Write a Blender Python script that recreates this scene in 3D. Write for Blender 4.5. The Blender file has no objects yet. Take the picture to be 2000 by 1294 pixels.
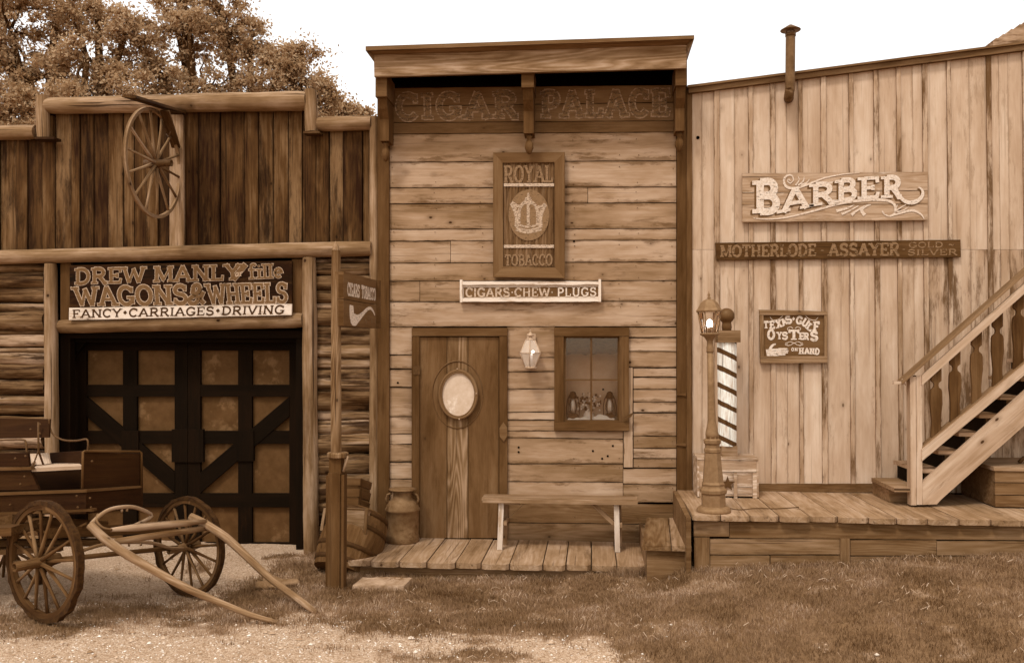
import bpy, math, random
import numpy as np
from mathutils import Vector, Matrix, noise
R_ = math.radians
random.seed(7)
rng = np.random.default_rng(11)
scene = bpy.context.scene
COL = scene.collection

# ---------------------------------------------------------------- camera
FPX = 1700.0
YAW, PITCH = R_(5.2), math.atan(43 / FPX)
CAM = Vector((0, 0, 2.3))
cd = bpy.data.cameras.new('camera')
cam = bpy.data.objects.new('camera', cd)
COL.objects.link(cam)
cam.location = CAM
cam.rotation_euler = (math.pi / 2 + PITCH, 0, YAW)
cd.sensor_width = 36.0
cd.lens = FPX / 2000 * 36
cd.clip_start = 0.05
cd.clip_end = 2000
scene.camera = cam
RM = cam.rotation_euler.to_matrix()

# ---------------------------------------------------------------- sky + sun
SUN_EL, SUN_AZ = R_(56), R_(205)      # azimuth from +Y clockwise: behind the camera, a bit to the left
w = bpy.data.worlds.new('World')
scene.world = w
w.use_nodes = True
nt = w.node_tree
bg = nt.nodes['Background']
sky = nt.nodes.new('ShaderNodeTexSky')
sky.sky_type = 'NISHITA'
sky.sun_disc = False
sky.sun_elevation = SUN_EL
sky.sun_rotation = SUN_AZ
sky.dust_density = 4
hs = nt.nodes.new('ShaderNodeHueSaturation')
hs.inputs['Saturation'].default_value = 0.0
mx = nt.nodes.new('ShaderNodeMix')
mx.data_type = 'RGBA'
mx.inputs[0].default_value = 0.7      # overcast: cloud cover evens out the clear sky
mx.inputs[7].default_value = (10.5, 10.5, 10.5, 1)
nt.links.new(sky.outputs[0], hs.inputs['Color'])
nt.links.new(hs.outputs[0], mx.inputs[6])
nt.links.new(mx.outputs[2], bg.inputs['Color'])
bg.inputs['Strength'].default_value = 0.12
sd = bpy.data.lights.new('sun', 'SUN')
sd.energy = 1.5
sd.angle = R_(10)
sd.color = (1, 0.99, 0.975)
sun = bpy.data.objects.new('sun', sd)
COL.objects.link(sun)
sdir = Vector((math.sin(SUN_AZ) * math.cos(SUN_EL), math.cos(SUN_AZ) * math.cos(SUN_EL), math.sin(SUN_EL)))
sun.rotation_euler = sdir.to_track_quat('Z', 'Y').to_euler()
sun.location = sdir * 30
vs = scene.view_settings
vs.view_transform = 'Standard'
vs.look = 'None'
vs.exposure = 0.32
vs.gamma = 1
scene.render.film_transparent = False
scene.cycles.max_bounces = 6
scene.cycles.transparent_max_bounces = 12

# ---------------------------------------------------------------- sizes taken from the photograph
def ray(px, py):
    return RM @ Vector(((px - 1000) / FPX, -(py - 647) / FPX, -1))
def P(px, py, d):                     # point at depth d
    return CAM + ray(px, py) * d
def F(px, py, Y):                     # point on the upright plane y = Y
    r = ray(px, py)
    return CAM + r * ((Y - CAM.y) / r.y)
def G(px, py, z):                     # point on the level plane at height z
    r = ray(px, py)
    return CAM + r * ((z - CAM.z) / r.z)
def pix(v):
    q = RM.transposed() @ (Vector(v) - CAM)
    return (1000 + FPX * q.x / -q.z, 647 - FPX * q.y / -q.z) if q.z < -0.01 else (None, None)

# ---------------------------------------------------------------- colours
TAB = [(0, 2, 0), (10, 30, 3), (25, 50, 8), (40, 68, 16), (66, 100, 38), (90, 125, 60), (112, 150, 82), (140, 178, 112),
       (165, 200, 138), (190, 220, 168), (220, 240, 206), (255, 255, 255)]
def lin(c):
    c /= 255
    return c / 12.92 if c <= .04045 else ((c + .055) / 1.055) ** 2.4
def Cc(g, E=0.8):
    for i in range(len(TAB) - 1):
        if g <= TAB[i + 1][0]:
            a, b = TAB[i], TAB[i + 1]
            t = (g - a[0]) / (b[0] - a[0])
            r, bl = a[1] + t * (b[1] - a[1]), a[2] + t * (b[2] - a[2])
            break
    return (min(.9, lin(r) / E * .90), min(.9, lin(g) / E * 1.01), min(.9, lin(bl) / E * 1.045), 1)

def newmat(name):
    m = bpy.data.materials.new(name)
    m.use_nodes = True
    nt = m.node_tree
    b = nt.nodes['Principled BSDF']
    b.inputs['Roughness'].default_value = .85
    b.inputs['Specular IOR Level'].default_value = .18
    b.inputs['Specular Tint'].default_value = (1, .66, .36, 1)   # the picture is toned brown: so are its highlights
    return m, nt, b
class NB:                              # tiny node helper
    def __init__(s, nt): s.nt = nt; s.n = nt.nodes; s.l = nt.links
    def attr(s, name):
        a = s.n.new('ShaderNodeAttribute'); a.attribute_name = name; return a
    def mul(s, v, sc):
        m = s.n.new('ShaderNodeVectorMath'); m.operation = 'MULTIPLY'
        s.l.new(v, m.inputs[0]); m.inputs[1].default_value = sc; return m.outputs[0]
    def noise(s, v, scale=1, detail=3, rough=.55, dist=0):
        t = s.n.new('ShaderNodeTexNoise')
        if v is not None: s.l.new(v, t.inputs['Vector'])
        t.inputs['Scale'].default_value = scale; t.inputs['Detail'].default_value = detail
        t.inputs['Roughness'].default_value = rough; t.inputs['Distortion'].default_value = dist
        return t.outputs[0]
    def vor(s, v, scale=1, rnd=1, out='Distance'):
        t = s.n.new('ShaderNodeTexVoronoi')
        s.l.new(v, t.inputs['Vector']); t.inputs['Scale'].default_value = scale
        t.inputs['Randomness'].default_value = rnd
        return t.outputs[out]
    def m(s, op, a, b=None, c=None, clamp=False):
        t = s.n.new('ShaderNodeMath'); t.operation = op; t.use_clamp = clamp
        for i, x in enumerate((a, b, c)):
            if x is None: continue
            if isinstance(x, (int, float)): t.inputs[i].default_value = x
            else: s.l.new(x, t.inputs[i])
        return t.outputs[0]
    def step(s, v, lo, hi):            # smooth 0..1 between lo and hi
        t = s.n.new('ShaderNodeMapRange'); t.interpolation_type = 'SMOOTHSTEP'
        s.l.new(v, t.inputs[0]); t.inputs[1].default_value = lo; t.inputs[2].default_value = hi
        return t.outputs[0]
    def mix(s, f, a, b):
        t = s.n.new('ShaderNodeMix'); t.data_type = 'RGBA'
        for i, x in ((0, f), (6, a), (7, b)):
            if isinstance(x, (int, float)): t.inputs[i].default_value = x
            elif isinstance(x, tuple): t.inputs[i].default_value = x
            else: s.l.new(x, t.inputs[i])
        return t.outputs[2]
    def ramp(s, f, stops):
        t = s.n.new('ShaderNodeValToRGB'); e = t.color_ramp.elements
        while len(e) < len(stops): e.new(.5)
        for k, (p, c) in enumerate(stops): e[k].position = p; e[k].color = c
        s.l.new(f, t.inputs[0]); return t.outputs[0]
    def bump(s, h, dist, strength, bsdf):
        t = s.n.new('ShaderNodeBump'); t.inputs['Distance'].default_value = dist
        t.inputs['Strength'].default_value = strength
        s.l.new(h, t.inputs['Height']); s.l.new(t.outputs[0], bsdf.inputs['Normal'])

def wood(name, g0, g1, var=.35, stain=.5, sg=None, fig=.3, crack=.5, knots=.6, cover=None, cov_g=None, fine=1., sscale=1., sthr=.52, bump=.5, rough=.85, fg=1.2, edge=.4, blo=1.):
    """weathered wood: fine grain, figure, knots, stains, cracks; cover = how much of the paint is left"""
    m, nt, b = newmat(name)
    n = NB(nt)
    A = n.attr('wc').outputs['Vector']
    Rn = n.attr('rn').outputs['Fac']
    fineN = n.noise(n.mul(A, (1.1 * fine, 38 * fine, 38 * fine)), 1, 5, .75, .1)
    figN = n.noise(n.mul(A, (.42, 4.6, 4.6)), 1, 1.5, .4, .15)
    ring = n.m('PINGPONG', n.m('MULTIPLY', figN, 16.), .5)
    ring = n.m('MULTIPLY', ring, 2)
    mid = n.noise(n.mul(A, (1.6, 7, 7)), 1, 3, .6)
    v = n.m('MULTIPLY', n.m('SUBTRACT', fineN, .5), fg)
    bl = n.noise(n.mul(A, (.8, 3.2, 3.2)), 1, 5, .65, .2)
    v = n.m('ADD', v, n.m('MULTIPLY', n.m('SUBTRACT', bl, .5), 1.6 * blo))
    v = n.m('ADD', v, n.m('MULTIPLY', n.m('SUBTRACT', ring, .5), fig))
    v = n.m('ADD', v, n.m('MULTIPLY', n.m('SUBTRACT', mid, .5), 1.0))
    v = n.m('ADD', v, n.m('MULTIPLY', n.m('SUBTRACT', Rn, .5), var * 2))
    v = n.m('ADD', v, .5, clamp=True)
    col = n.ramp(v, [(0, Cc(g0)), (.5, Cc((g0 + g1) / 2)), (1, Cc(g1))])
    if cover is not None:
        cn = n.noise(n.mul(A, (2.2, 16, 16)), 1, 6, .72)
        cf = n.step(cn, 1 - cover - .06, 1 - cover + .06)
        col = n.mix(cf, col, n.mix(v, Cc(cov_g - 10), Cc(cov_g + 6)))
    if sg is None: sg = g0 * .45
    st = n.noise(n.mul(A, (.8 * sscale, 4.6 * sscale, 4.6 * sscale)), 1, 7, .74, .15)
    sf = n.m('MULTIPLY', n.step(st, sthr, sthr + .16), stain)
    col = n.mix(sf, col, Cc(sg))
    cr = n.noise(n.mul(A, (.55, 34, 34)), 1, 2, .5)
    cf = n.m('MULTIPLY', n.m('SUBTRACT', 1, n.step(cr, .305, .345)), crack)
    col = n.mix(cf, col, Cc(g0 * .3))
    if edge:
        ev = n.attr('ev').outputs['Fac']
        e = n.m('MINIMUM', ev, n.m('SUBTRACT', 1, ev))
        en = n.noise(n.mul(A, (2.6, 9, 9)), 1, 6, .75)
        lim = n.m('MULTIPLY', n.step(en, .44, .78), .34)
        gf = n.m('SUBTRACT', 1, n.step(n.m('SUBTRACT', e, lim), -.07, .09))
        gf = n.m('MULTIPLY', gf, edge)
        col = n.mix(gf, col, Cc(sg))
    vt = nt.nodes.new('ShaderNodeTexVoronoi'); vt.inputs['Scale'].default_value = 1
    nt.links.new(n.mul(A, (3.6, 6.0, 6.0)), vt.inputs['Vector'])
    sc_ = nt.nodes.new('ShaderNodeSeparateColor'); nt.links.new(vt.outputs['Color'], sc_.inputs[0])
    pick = n.m('GREATER_THAN', sc_.outputs[0], .70)
    kd = n.m('ADD', vt.outputs['Distance'], n.m('MULTIPLY', n.m('SUBTRACT', fineN, .5), .12))
    halo = n.m('MULTIPLY', n.m('MULTIPLY', n.m('SUBTRACT', 1, n.step(kd, .06, .30)), pick), knots * .45)
    col = n.mix(halo, col, Cc(g0 * .6))
    kf = n.m('MULTIPLY', n.m('MULTIPLY', n.m('SUBTRACT', 1, n.step(kd, .05, .10)), pick), min(1, knots * 1.2))
    col = n.mix(kf, col, Cc(g0 * .3))
    nt.links.new(col, b.inputs['Base Color'])
    b.inputs['Roughness'].default_value = rough
    h = n.m('SUBTRACT', n.m('ADD', fineN, n.m('MULTIPLY', mid, .6)), cf)
    n.bump(h, .006, bump, b)
    return m

def plain(name, g0, g1=None, scale=30, rough=.7, metal=0, spec=.3, bump=0, spots=None):
    m, nt, b = newmat(name)
    n = NB(nt)
    tc = n.n.new('ShaderNodeTexCoord').outputs['Object']
    g1 = g1 or g0 * 1.15
    f = n.noise(tc, scale, 5, .65)
    col = n.ramp(f, [(.3, Cc(g0)), (.7, Cc(g1))])
    if spots:
        f2 = n.step(n.noise(tc, scale * .35, 5, .7), .56, .66)
        col = n.mix(f2, col, Cc(spots))
    nt.links.new(col, b.inputs['Base Color'])
    b.inputs['Roughness'].default_value = rough
    b.inputs['Metallic'].default_value = metal
    b.inputs['Specular IOR Level'].default_value = spec
    if bump: n.bump(f, .01, bump, b)
    return m

def paint(name, g, wear=.0, g2=None, fleck=None, scale=1.):
    """painted lettering; wear = share of the paint that has flaked off"""
    m, nt, b = newmat(name)
    n = NB(nt)
    tc = n.n.new('ShaderNodeTexCoord').outputs['Object']
    f = n.noise(tc, 40 * scale, 5, .7)
    col = n.ramp(f, [(.3, Cc(g)), (.7, Cc(g2 or g * 1.1))])
    nt.links.new(col, b.inputs['Base Color'])
    if wear:
        tr = n.n.new('ShaderNodeBsdfTransparent'); ms = n.n.new('ShaderNodeMixShader')
        st = n.noise(n.mul(tc, (9 * scale, 9 * scale, 26 * scale)), 1.4, 6, .75)
        a = n.step(st, wear - .06, wear + .06)
        nt.links.new(a, ms.inputs[0]); nt.links.new(tr.outputs[0], ms.inputs[1]); nt.links.new(b.outputs[0], ms.inputs[2])
        nt.links.new(ms.outputs[0], n.n['Material Output'].inputs[0])
    return m

M = {}
M['siding'] = wood('weathered_siding', 86, 144, var=.2, stain=.85, sg=54, fig=.10, crack=.3, knots=.85, sthr=.54, fine=.8, fg=.6, edge=.6)
M['frieze'] = wood('dark_frieze_paint', 56, 94, var=.1, stain=.4, sg=40, fig=.08, crack=.3, knots=.4, fg=.6, edge=.2)
M['trim'] = wood('brown_trim_paint', 40, 76, var=.15, stain=.5, sg=34, fig=.08, crack=.25, knots=.2, fg=.8, edge=.3)
M['fascia'] = wood('fascia_board', 66, 138, var=.1, stain=.55, sg=52, fig=.45, crack=.3, sscale=.8)
M['door'] = wood('door_paint', 50, 86, var=.12, blo=1.4, stain=.65, sg=40, fig=.08, crack=.15, knots=.4, fg=.5, edge=.3)
M['doorgrain'] = wood('worn_door_board', 54, 118, var=.05, stain=.6, sg=48, fig=.6, crack=.3, sscale=.8)
M['barn'] = wood('barn_boards', 16, 84, var=.32, stain=.9, sg=8, fig=.14, crack=.5, sscale=.7, sthr=.49, fg=1.2, edge=.5)
M['log'] = wood('peeled_log', 54, 130, var=.12, stain=.6, sg=42, fg=1.5, fig=.08, crack=.8, knots=.8, sscale=.8, edge=0)
M['slablog'] = wood('rough_slab_log', 34, 136, var=.25, stain=.9, sg=14, fg=1.6, fig=.1, crack=.9, sscale=1.3, sthr=.48, bump=.9, edge=0)
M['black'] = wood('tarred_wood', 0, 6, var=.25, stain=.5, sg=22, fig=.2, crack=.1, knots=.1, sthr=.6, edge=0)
M['doorpanel'] = plain('smeared_door_panel', 44, 60, scale=7, rough=.8, spots=74)
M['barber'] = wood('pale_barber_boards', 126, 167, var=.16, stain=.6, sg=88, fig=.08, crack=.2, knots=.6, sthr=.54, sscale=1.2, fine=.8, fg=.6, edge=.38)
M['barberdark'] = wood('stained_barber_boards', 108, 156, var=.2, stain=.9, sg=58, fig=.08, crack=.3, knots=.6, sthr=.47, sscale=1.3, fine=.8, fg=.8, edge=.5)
M['batten'] = wood('worn_batten', 96, 160, var=.2, stain=.95, sg=58, fig=.1, crack=.3, knots=.3, sthr=.47, sscale=.9, edge=.7, fg=.8)
M['rake'] = wood('rake_board', 60, 96, var=.1, stain=.4, fig=.2)
M['deck'] = wood('deck_planks', 76, 134, var=.16, stain=.65, sg=52, fig=.2, crack=.5, sscale=1.1, fg=.8)
M['skirt'] = wood('porch_skirt_boards', 60, 104, var=.2, stain=.6, sg=36, fig=.3, crack=.5)
M['pale'] = wood('new_pale_lumber', 118, 168, var=.12, stain=.5, sg=92, fg=.8, fig=.08, crack=.2, knots=.5, sthr=.58)
M['stringer'] = wood('sawn_stringer', 108, 160, var=.05, stain=.7, sg=78, fg=.8, fig=.15, crack=.25, knots=.8, sscale=1.2)
M['rail'] = wood('handrail_cap', 78, 112, var=.1, stain=.4, fig=.2)
M['baluster'] = wood('dark_baluster', 34, 74, var=.2, stain=.5, sg=24, fig=.2)
M['wagonwood'] = wood('wagon_body_paint', 12, 32, var=.12, stain=.45, sg=20, fig=.08, crack=.15, knots=.2)
M['wheelwood'] = wood('grey_wheel_wood', 28, 86, var=.3, stain=.6, sg=24, fig=.2, crack=.5)
M['shaft'] = wood('shaft_wood', 62, 134, var=.12, stain=.6, sg=44, fig=.25, crack=.6, sscale=1.2)
M['post'] = wood('signpost_wood', 60, 128, var=.15, stain=.5, sg=40, fig=.4, crack=.7)
M['crate'] = wood('crate_boards', 62, 116, var=.3, stain=.6, sg=34, fig=.3, crack=.4)
M['whitecrate'] = wood('whitewashed_crate', 100, 150, var=.15, stain=.5, sg=84, fig=.2, cover=.45, cov_g=172)
M['signdark'] = wood('dark_signboard', 3, 22, var=.1, stain=.8, sg=44, fig=.2, crack=.2, knots=.1, sthr=.56, sscale=2)
M['signmid'] = wood('motherlode_board', 32, 62, var=.1, stain=.6, sg=16, fig=.2)
M['signbarber'] = wood('barber_sign_planks', 96, 148, var=.15, stain=.5, sg=78, fig=.3, crack=.7, cover=.36, cov_g=178)
M['signwhite'] = wood('whitewashed_sign', 110, 160, var=.1, stain=.3, sg=90, fig=.2, crack=.4, cover=.6, cov_g=188)
M['signbrown'] = wood('brown_sign_paint', 58, 84, var=.1, stain=.3, sg=48, fig=.1, crack=.15, knots=.1)
M['oystframe'] = wood('grey_sign_frame', 74, 118, var=.1, stain=.5, sg=52, fig=.4)
M['oystboard'] = wood('oyster_board', 60, 80, var=.1, stain=.3, sg=52, fig=.1, crack=.15, knots=.1)
M['corr'] = wood('corrugated_sign', 48, 104, var=.1, stain=.7, sg=26, fig=.1, crack=.1, knots=.1, sscale=1.4, sthr=.5)
M['dark'] = plain('dark_interior', 1, 3, spec=0)
M['shadowgap'] = plain('shade_gap_backing', 4, 10, spec=0)  # near-black backing: the shade in the board gaps is put into its colour
M['iron'] = plain('rusty_iron', 34, 58, scale=40, rough=.6, spec=.4)
M['lampmetal'] = plain('brown_lamp_paint', 76, 96, scale=25, rough=.5, spec=.45)
M['can'] = plain('rusty_milk_can', 60, 90, scale=14, rough=.55, spec=.4, spots=50, bump=.2)
M['pipe'] = plain('rusted_stovepipe', 44, 84, scale=9, rough=.6, spots=34)
M['brass'] = plain('pale_lantern_metal', 120, 150, scale=20, rough=.4, spec=.6)
M['ball'] = plain('dark_ball_paint', 48, 62, scale=18, rough=.5, spec=.4)
M['mirrorface'] = plain('worn_mirror_face', 150, 172, scale=12, rough=.35, spec=.5, spots=185)
M['tyre'] = plain('cracked_tyre', 10, 40, scale=26, rough=.9, bump=.6)
M['cloth'] = plain('white_cloth', 222, 240, scale=20, rough=.9)
M['curtain'] = plain('window_backdrop', 148, 182, scale=3, rough=.9)
M['curtop'] = plain('mottled_valance', 4, 70, scale=60, rough=.95, spec=0)
M['stone'] = plain('limestone', 84, 140, scale=9, rough=.95, bump=1.2, spots=70)
M['rock'] = plain('brown_rock', 58, 104, scale=9, rough=.95, bump=1.4, spots=48)
M['conc'] = plain('concrete_sill', 128, 160, scale=12, rough=.95, bump=.3)
M['petal'] = plain('pale_petals', 200, 235, scale=30)
M['leafs'] = plain('bouquet_leaves', 50, 80, scale=30)
M['cord'] = plain('dark_cord', 40, 50)
M['rubber'] = plain('hoop_iron', 24, 40, scale=20, rough=.7)
M['p_out'] = paint('letter_outline_paint', 112, .41, 160, scale=1.4)
M['p_fill'] = paint('letter_fill_paint', 62, .28, 86)
M['p_dark'] = paint('letter_dark_paint', 30, 0, 46)
M['p_faded'] = paint('faded_letter_paint', 94, .465, 132)
M['p_fadedfill'] = paint('faded_letter_fill', 76, .47, 92)
M['p_white'] = paint('white_letter_paint', 150, .395, 198, scale=1.6)
M['p_white2'] = paint('white_letter_paint_worn', 130, .44, 172, scale=2.2)
M['p_shade'] = paint('letter_side_paint', 56, .36, 74)
M['p_tan'] = paint('tan_letter_paint', 78, .425, 104)
M['p_scroll'] = paint('scroll_paint', 150, .40, 190, scale=1.5)
M['p_crown'] = paint('crown_paint', 120, .46, 165, scale=2)
M['p_royal'] = paint('royal_letter_paint', 88, .44, 112, scale=2)
M['p_stain'] = paint('rust_stain', 84, .52, 100, scale=1.)
M['p_circle'] = paint('disc_paint', 84, .40, 100, scale=1.6)

def glassmat(nm='window_glass', tint=(.95, .92, .88, 1), base=.02, gc=(.9, .68, .48, 1)):
    m, nt, b = newmat(nm)
    n = NB(nt)
    tr = n.n.new('ShaderNodeBsdfTransparent'); gl = n.n.new('ShaderNodeBsdfGlossy'); ms = n.n.new('ShaderNodeMixShader')
    tr.inputs[0].default_value = tint
    gl.inputs['Color'].default_value = gc
    gl.inputs['Roughness'].default_value = .06
    lw = n.n.new('ShaderNodeFresnel'); lw.inputs[0].default_value = 1.5
    f = n.m('ADD', n.m('MULTIPLY', lw.outputs[0], .9), base)
    nt.links.new(f, ms.inputs[0]); nt.links.new(tr.outputs[0], ms.inputs[1]); nt.links.new(gl.outputs[0], ms.inputs[2])
    nt.links.new(ms.outputs[0], n.n['Material Output'].inputs[0])
    return m
M['glass'] = glassmat()
M['lampglass'] = glassmat('lamp_glass', (.97, .96, .95, 1), .03, (.9, .8, .7, 1))
def pale_sheen():
    m, nt, b = newmat('pale_sheen_glass')
    tr = nt.nodes.new('ShaderNodeBsdfTransparent'); ms = nt.nodes.new('ShaderNodeMixShader'); ms.inputs[0].default_value = .5
    b.inputs['Base Color'].default_value = Cc(185); b.inputs['Roughness'].default_value = .25; b.inputs['Specular IOR Level'].default_value = .6
    nt.links.new(tr.outputs[0], ms.inputs[1]); nt.links.new(b.outputs[0], ms.inputs[2]); nt.links.new(ms.outputs[0], nt.nodes['Material Output'].inputs[0])
    return m
M['pale_sheen'] = pale_sheen()  # half-clear pale colour imitates bright reflections in the lantern panes
def emis(name, s):
    m, nt, b = newmat(name)
    b.inputs['Emission Color'].default_value = (1, .97, .93, 1); b.inputs['Emission Strength'].default_value = s
    b.inputs['Base Color'].default_value = (.9, .85, .75, 1)
    return m
M['bulb'] = emis('lit_bulb', 9)
def polemat():
    m, nt, b = newmat('barber_stripes')
    n = NB(nt)
    tc = n.n.new('ShaderNodeTexCoord').outputs['Object']
    sx = n.n.new('ShaderNodeSeparateXYZ'); nt.links.new(tc, sx.inputs[0])
    v = n.m('ADD', n.m('MULTIPLY', sx.outputs[2], 5.35), n.m('MULTIPLY', sx.outputs[0], 2.7))
    v = n.m('ADD', v, n.m('MULTIPLY', n.noise(tc, 9, 3), .12))
    fr = n.m('FRACT', n.m('ADD', v, 10.25))
    st = n.m('MULTIPLY', n.step(fr, .0, .03), n.m('SUBTRACT', 1, n.step(fr, .30, .33)))
    wn = n.noise(n.mul(tc, (60, 60, 6)), 1, 5, .7)
    white = n.ramp(wn, [(.3, Cc(150)), (.6, Cc(218))])
    drk = n.ramp(wn, [(.3, Cc(34)), (.7, Cc(64))])
    col = n.mix(st, white, drk)
    ck = n.m('MULTIPLY', n.step(n.noise(n.mul(tc, (40, 40, 2)), 1, 2), .64, .68), .7)
    nt.links.new(n.mix(ck, col, Cc(40)), b.inputs['Base Color'])
    n.bump(wn, .004, .4, b)
    return m
M['stripe'] = polemat()
def barrelmat():
    m = wood('barrel_staves', 36, 84, var=.1, stain=.5, sg=46, fig=.2, crack=.6)
    return m
M['barrel'] = barrelmat()

# ---------------------------------------------------------------- mesh builder
class MB:
    def __init__(s):
        s.v = []; s.f = []; s.c = []; s.r = []; s.sm = []; s.e = []
    def add(s, verts, faces, wcs, smooth=False, rn=None, ev=None):
        o = len(s.v)
        rn = random.random() if rn is None else rn
        off = Vector((random.uniform(-40, 40), random.uniform(-40, 40), random.uniform(-40, 40)))
        s.v += [tuple(x) for x in verts]
        s.c += [tuple(Vector(q) + off) for q in wcs]
        s.r += [rn] * len(verts)
        s.e += ev or [.5] * len(verts)
        s.f += [tuple(i + o for i in f) for f in faces]
        s.sm += [smooth] * len(faces)
    # a board: front face a(bl) b(br) c(tr) d(tl), thickness vector t pointing away from the viewer
    def hexa(s, a, b, c, d, t, along='u', seg=1, jit=0., rn=None, t2=None):
        a, b, c, d, t = map(Vector, (a, b, c, d, t))
        t2 = t if t2 is None else Vector(t2)
        if along == 'v': a, b, c, d = b, c, d, a      # now a->b runs along the grain
        V = []; W = []
        L = ((b - a).length + (c - d).length) / 2
        H = ((d - a).length + (c - b).length) / 2
        side = (d - a).normalized()
        T = t.length
        ph = random.random() * 50
        for i in range(seg + 1):
            u = i / seg
            lo, hi = a.lerp(b, u), d.lerp(c, u)
            if jit:
                lo = lo + side * jit * (noise.noise(Vector((u * L * 5 + ph, 0, 0))) + .5 * noise.noise(Vector((u * L * 21 + ph, 7, 0))))
                hi = hi + side * jit * (noise.noise(Vector((u * L * 5 + ph, 9, 0))) + .5 * noise.noise(Vector((u * L * 21 + ph, 3, 3))))
            tt = t.lerp(t2, u)
            V += [lo, hi, hi + tt, lo + tt]
            W += [(u * L, 0, 0), (u * L, H, 0), (u * L, H, T), (u * L, 0, T)]
        Fc = []
        for i in range(seg):
            k = i * 4; n = k + 4
            Fc += [(k, n, n + 1, k + 1), (k + 1, n + 1, n + 2, k + 2), (k + 2, n + 2, n + 3, k + 3), (k + 3, n + 3, n, k)]
        e = seg * 4
        Fc += [(0, 1, 2, 3), (e, e + 3, e + 2, e + 1)]
        s.add(V, Fc, W, False, rn, [0, 1, 1, 0] * (seg + 1))
    # board given by its outline in the photograph on the plane y = Y
    def pboard(s, x0, y0, x1, y1, Y, t=.03, along=None, jit=.0, dy=0, dyb=None, seg=None, x0b=None, x1b=None):
        dyb = dy if dyb is None else dyb
        x0b = x0 if x0b is None else x0b; x1b = x1 if x1b is None else x1b
        a, b, c, d = F(x0b, y1, Y), F(x1b, y1 + dyb, Y), F(x1, y0 + dy, Y), F(x0, y0, Y)
        al = along or ('u' if (b - a).length > (d - a).length else 'v')
        L = (b - a).length if al == 'u' else (d - a).length
        s.hexa(a, b, c, d, (0, t, 0), al, seg or (max(1, int(L / .06)) if jit else 1), jit)
    def beam(s, p0, p1, wv, hv, seg=1, jit=0.):       # rectangular bar, wv / hv full cross vectors
        p0, p1, wv, hv = map(Vector, (p0, p1, wv, hv))
        o = (wv + hv) / 2
        s.hexa(p0 - o, p1 - o, p1 - o + hv, p0 - o + hv, wv, 'u', seg, jit)
    def box(s, x0, x1, y0, y1, z0, z1, along='u', seg=1, jit=0.):
        s.hexa((x0, y0, z0), (x1, y0, z0), (x1, y0, z1), (x0, y0, z1), (0, y1 - y0, 0), along, seg, jit)
    def log(s, p0, p1, r0, r1, n=14, rough=.05, squash=None, step=.1, freq=3., bend=0., cap=.02):
        p0, p1 = Vector(p0), Vector(p1)
        d = (p1 - p0); L = d.length; d.normalize()
        u = d.orthogonal().normalized() if squash is None else Vector(squash).normalized()
        u = (u - d * u.dot(d)).normalized()
        w_ = d.cross(u)
        sg = max(2, int(L / step))
        ph = random.random() * 90
        V = []; W = []; Fc = []
        bx, by = random.uniform(-1, 1) * bend, random.uniform(-1, 1) * bend
        for i in range(sg + 1):
            t = i / sg
            r = r0 + (r1 - r0) * t
            c = p0 + d * L * t + (u * bx + w_ * by) * math.sin(t * math.pi)
            for k in range(n):
                a = 2 * math.pi * k / n
                q = Vector((t * L * freq + ph, math.cos(a) * 1.2, math.sin(a) * 1.2 + ph))
                rr = r * (1 + rough * 2 * noise.noise(q) + rough * noise.noise(q * 3.1))
                if i in (0, sg): rr *= 1 - cap * 4
                V.append(c + (u * math.cos(a) + w_ * math.sin(a)) * rr)
                W.append((t * L, math.cos(a) * r, math.sin(a) * r + a * r * .5))
        for i in range(sg):
            for k in range(n):
                k2 = (k + 1) % n
                Fc.append((i * n + k, i * n + k2, (i + 1) * n + k2, (i + 1) * n + k))
        s.add(V, Fc, W, True)
        o = len(s.v)
        for j, i in ((0, 0), (1, sg)):
            base = [V[i * n + k] for k in range(n)]
            s.add(base, [tuple(range(n)) if j else tuple(reversed(range(n)))], [(0, math.cos(6.283 * k / n) * r0, math.sin(6.283 * k / n) * r0) for k in range(n)])
    def tube(s, pts, rad, n=8, smooth=True, closed=False, caps=True):
        pts = [Vector(p) for p in pts]
        m = len(pts)
        rad = rad if isinstance(rad, (list, tuple)) else [rad] * m
        V = []; W = []; Fc = []; acc = 0
        u = None
        for i, p in enumerate(pts):
            d = (pts[(i + 1) % m] - pts[i - 1]) if closed else (pts[min(i + 1, m - 1)] - pts[max(i - 1, 0)])
            d.normalize()
            if u is None: u = d.orthogonal().normalized()
            u = (u - d * u.dot(d)).normalized()
            w_ = d.cross(u)
            if i: acc += (p - pts[i - 1]).length
            for k in range(n):
                a = 2 * math.pi * k / n
                V.append(p + (u * math.cos(a) + w_ * math.sin(a)) * rad[i])
                W.append((acc, math.cos(a) * rad[i], math.sin(a) * rad[i]))
        for i in range(m if closed else m - 1):
            j = (i + 1) % m
            for k in range(n):
                k2 = (k + 1) % n
                Fc.append((i * n + k, i * n + k2, j * n + k2, j * n + k))
        if caps and not closed:
            Fc.append(tuple(reversed(range(n)))); Fc.append(tuple(range((m - 1) * n, m * n)))
        s.add(V, Fc, W, smooth)
    def lathe(s, base, prof, n=24, axis=(0, 0, 1), smooth=True, rot=0, xdir=None):
        base = Vector(base); ax = Vector(axis).normalized()
        u = (Vector(xdir) if xdir else (Vector((1, 0, 0)) if abs(ax.x) < .9 else Vector((0, 1, 0))))
        u = (u - ax * u.dot(ax)).normalized(); w_ = ax.cross(u)
        V = []; W = []; Fc = []
        for r, z in prof:
            for k in range(n):
                a = 2 * math.pi * k / n + rot
                V.append(base + ax * z + (u * math.cos(a) + w_ * math.sin(a)) * max(r, 1e-4))
                W.append((z, a * .15, r))
        m = len(prof)
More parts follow.
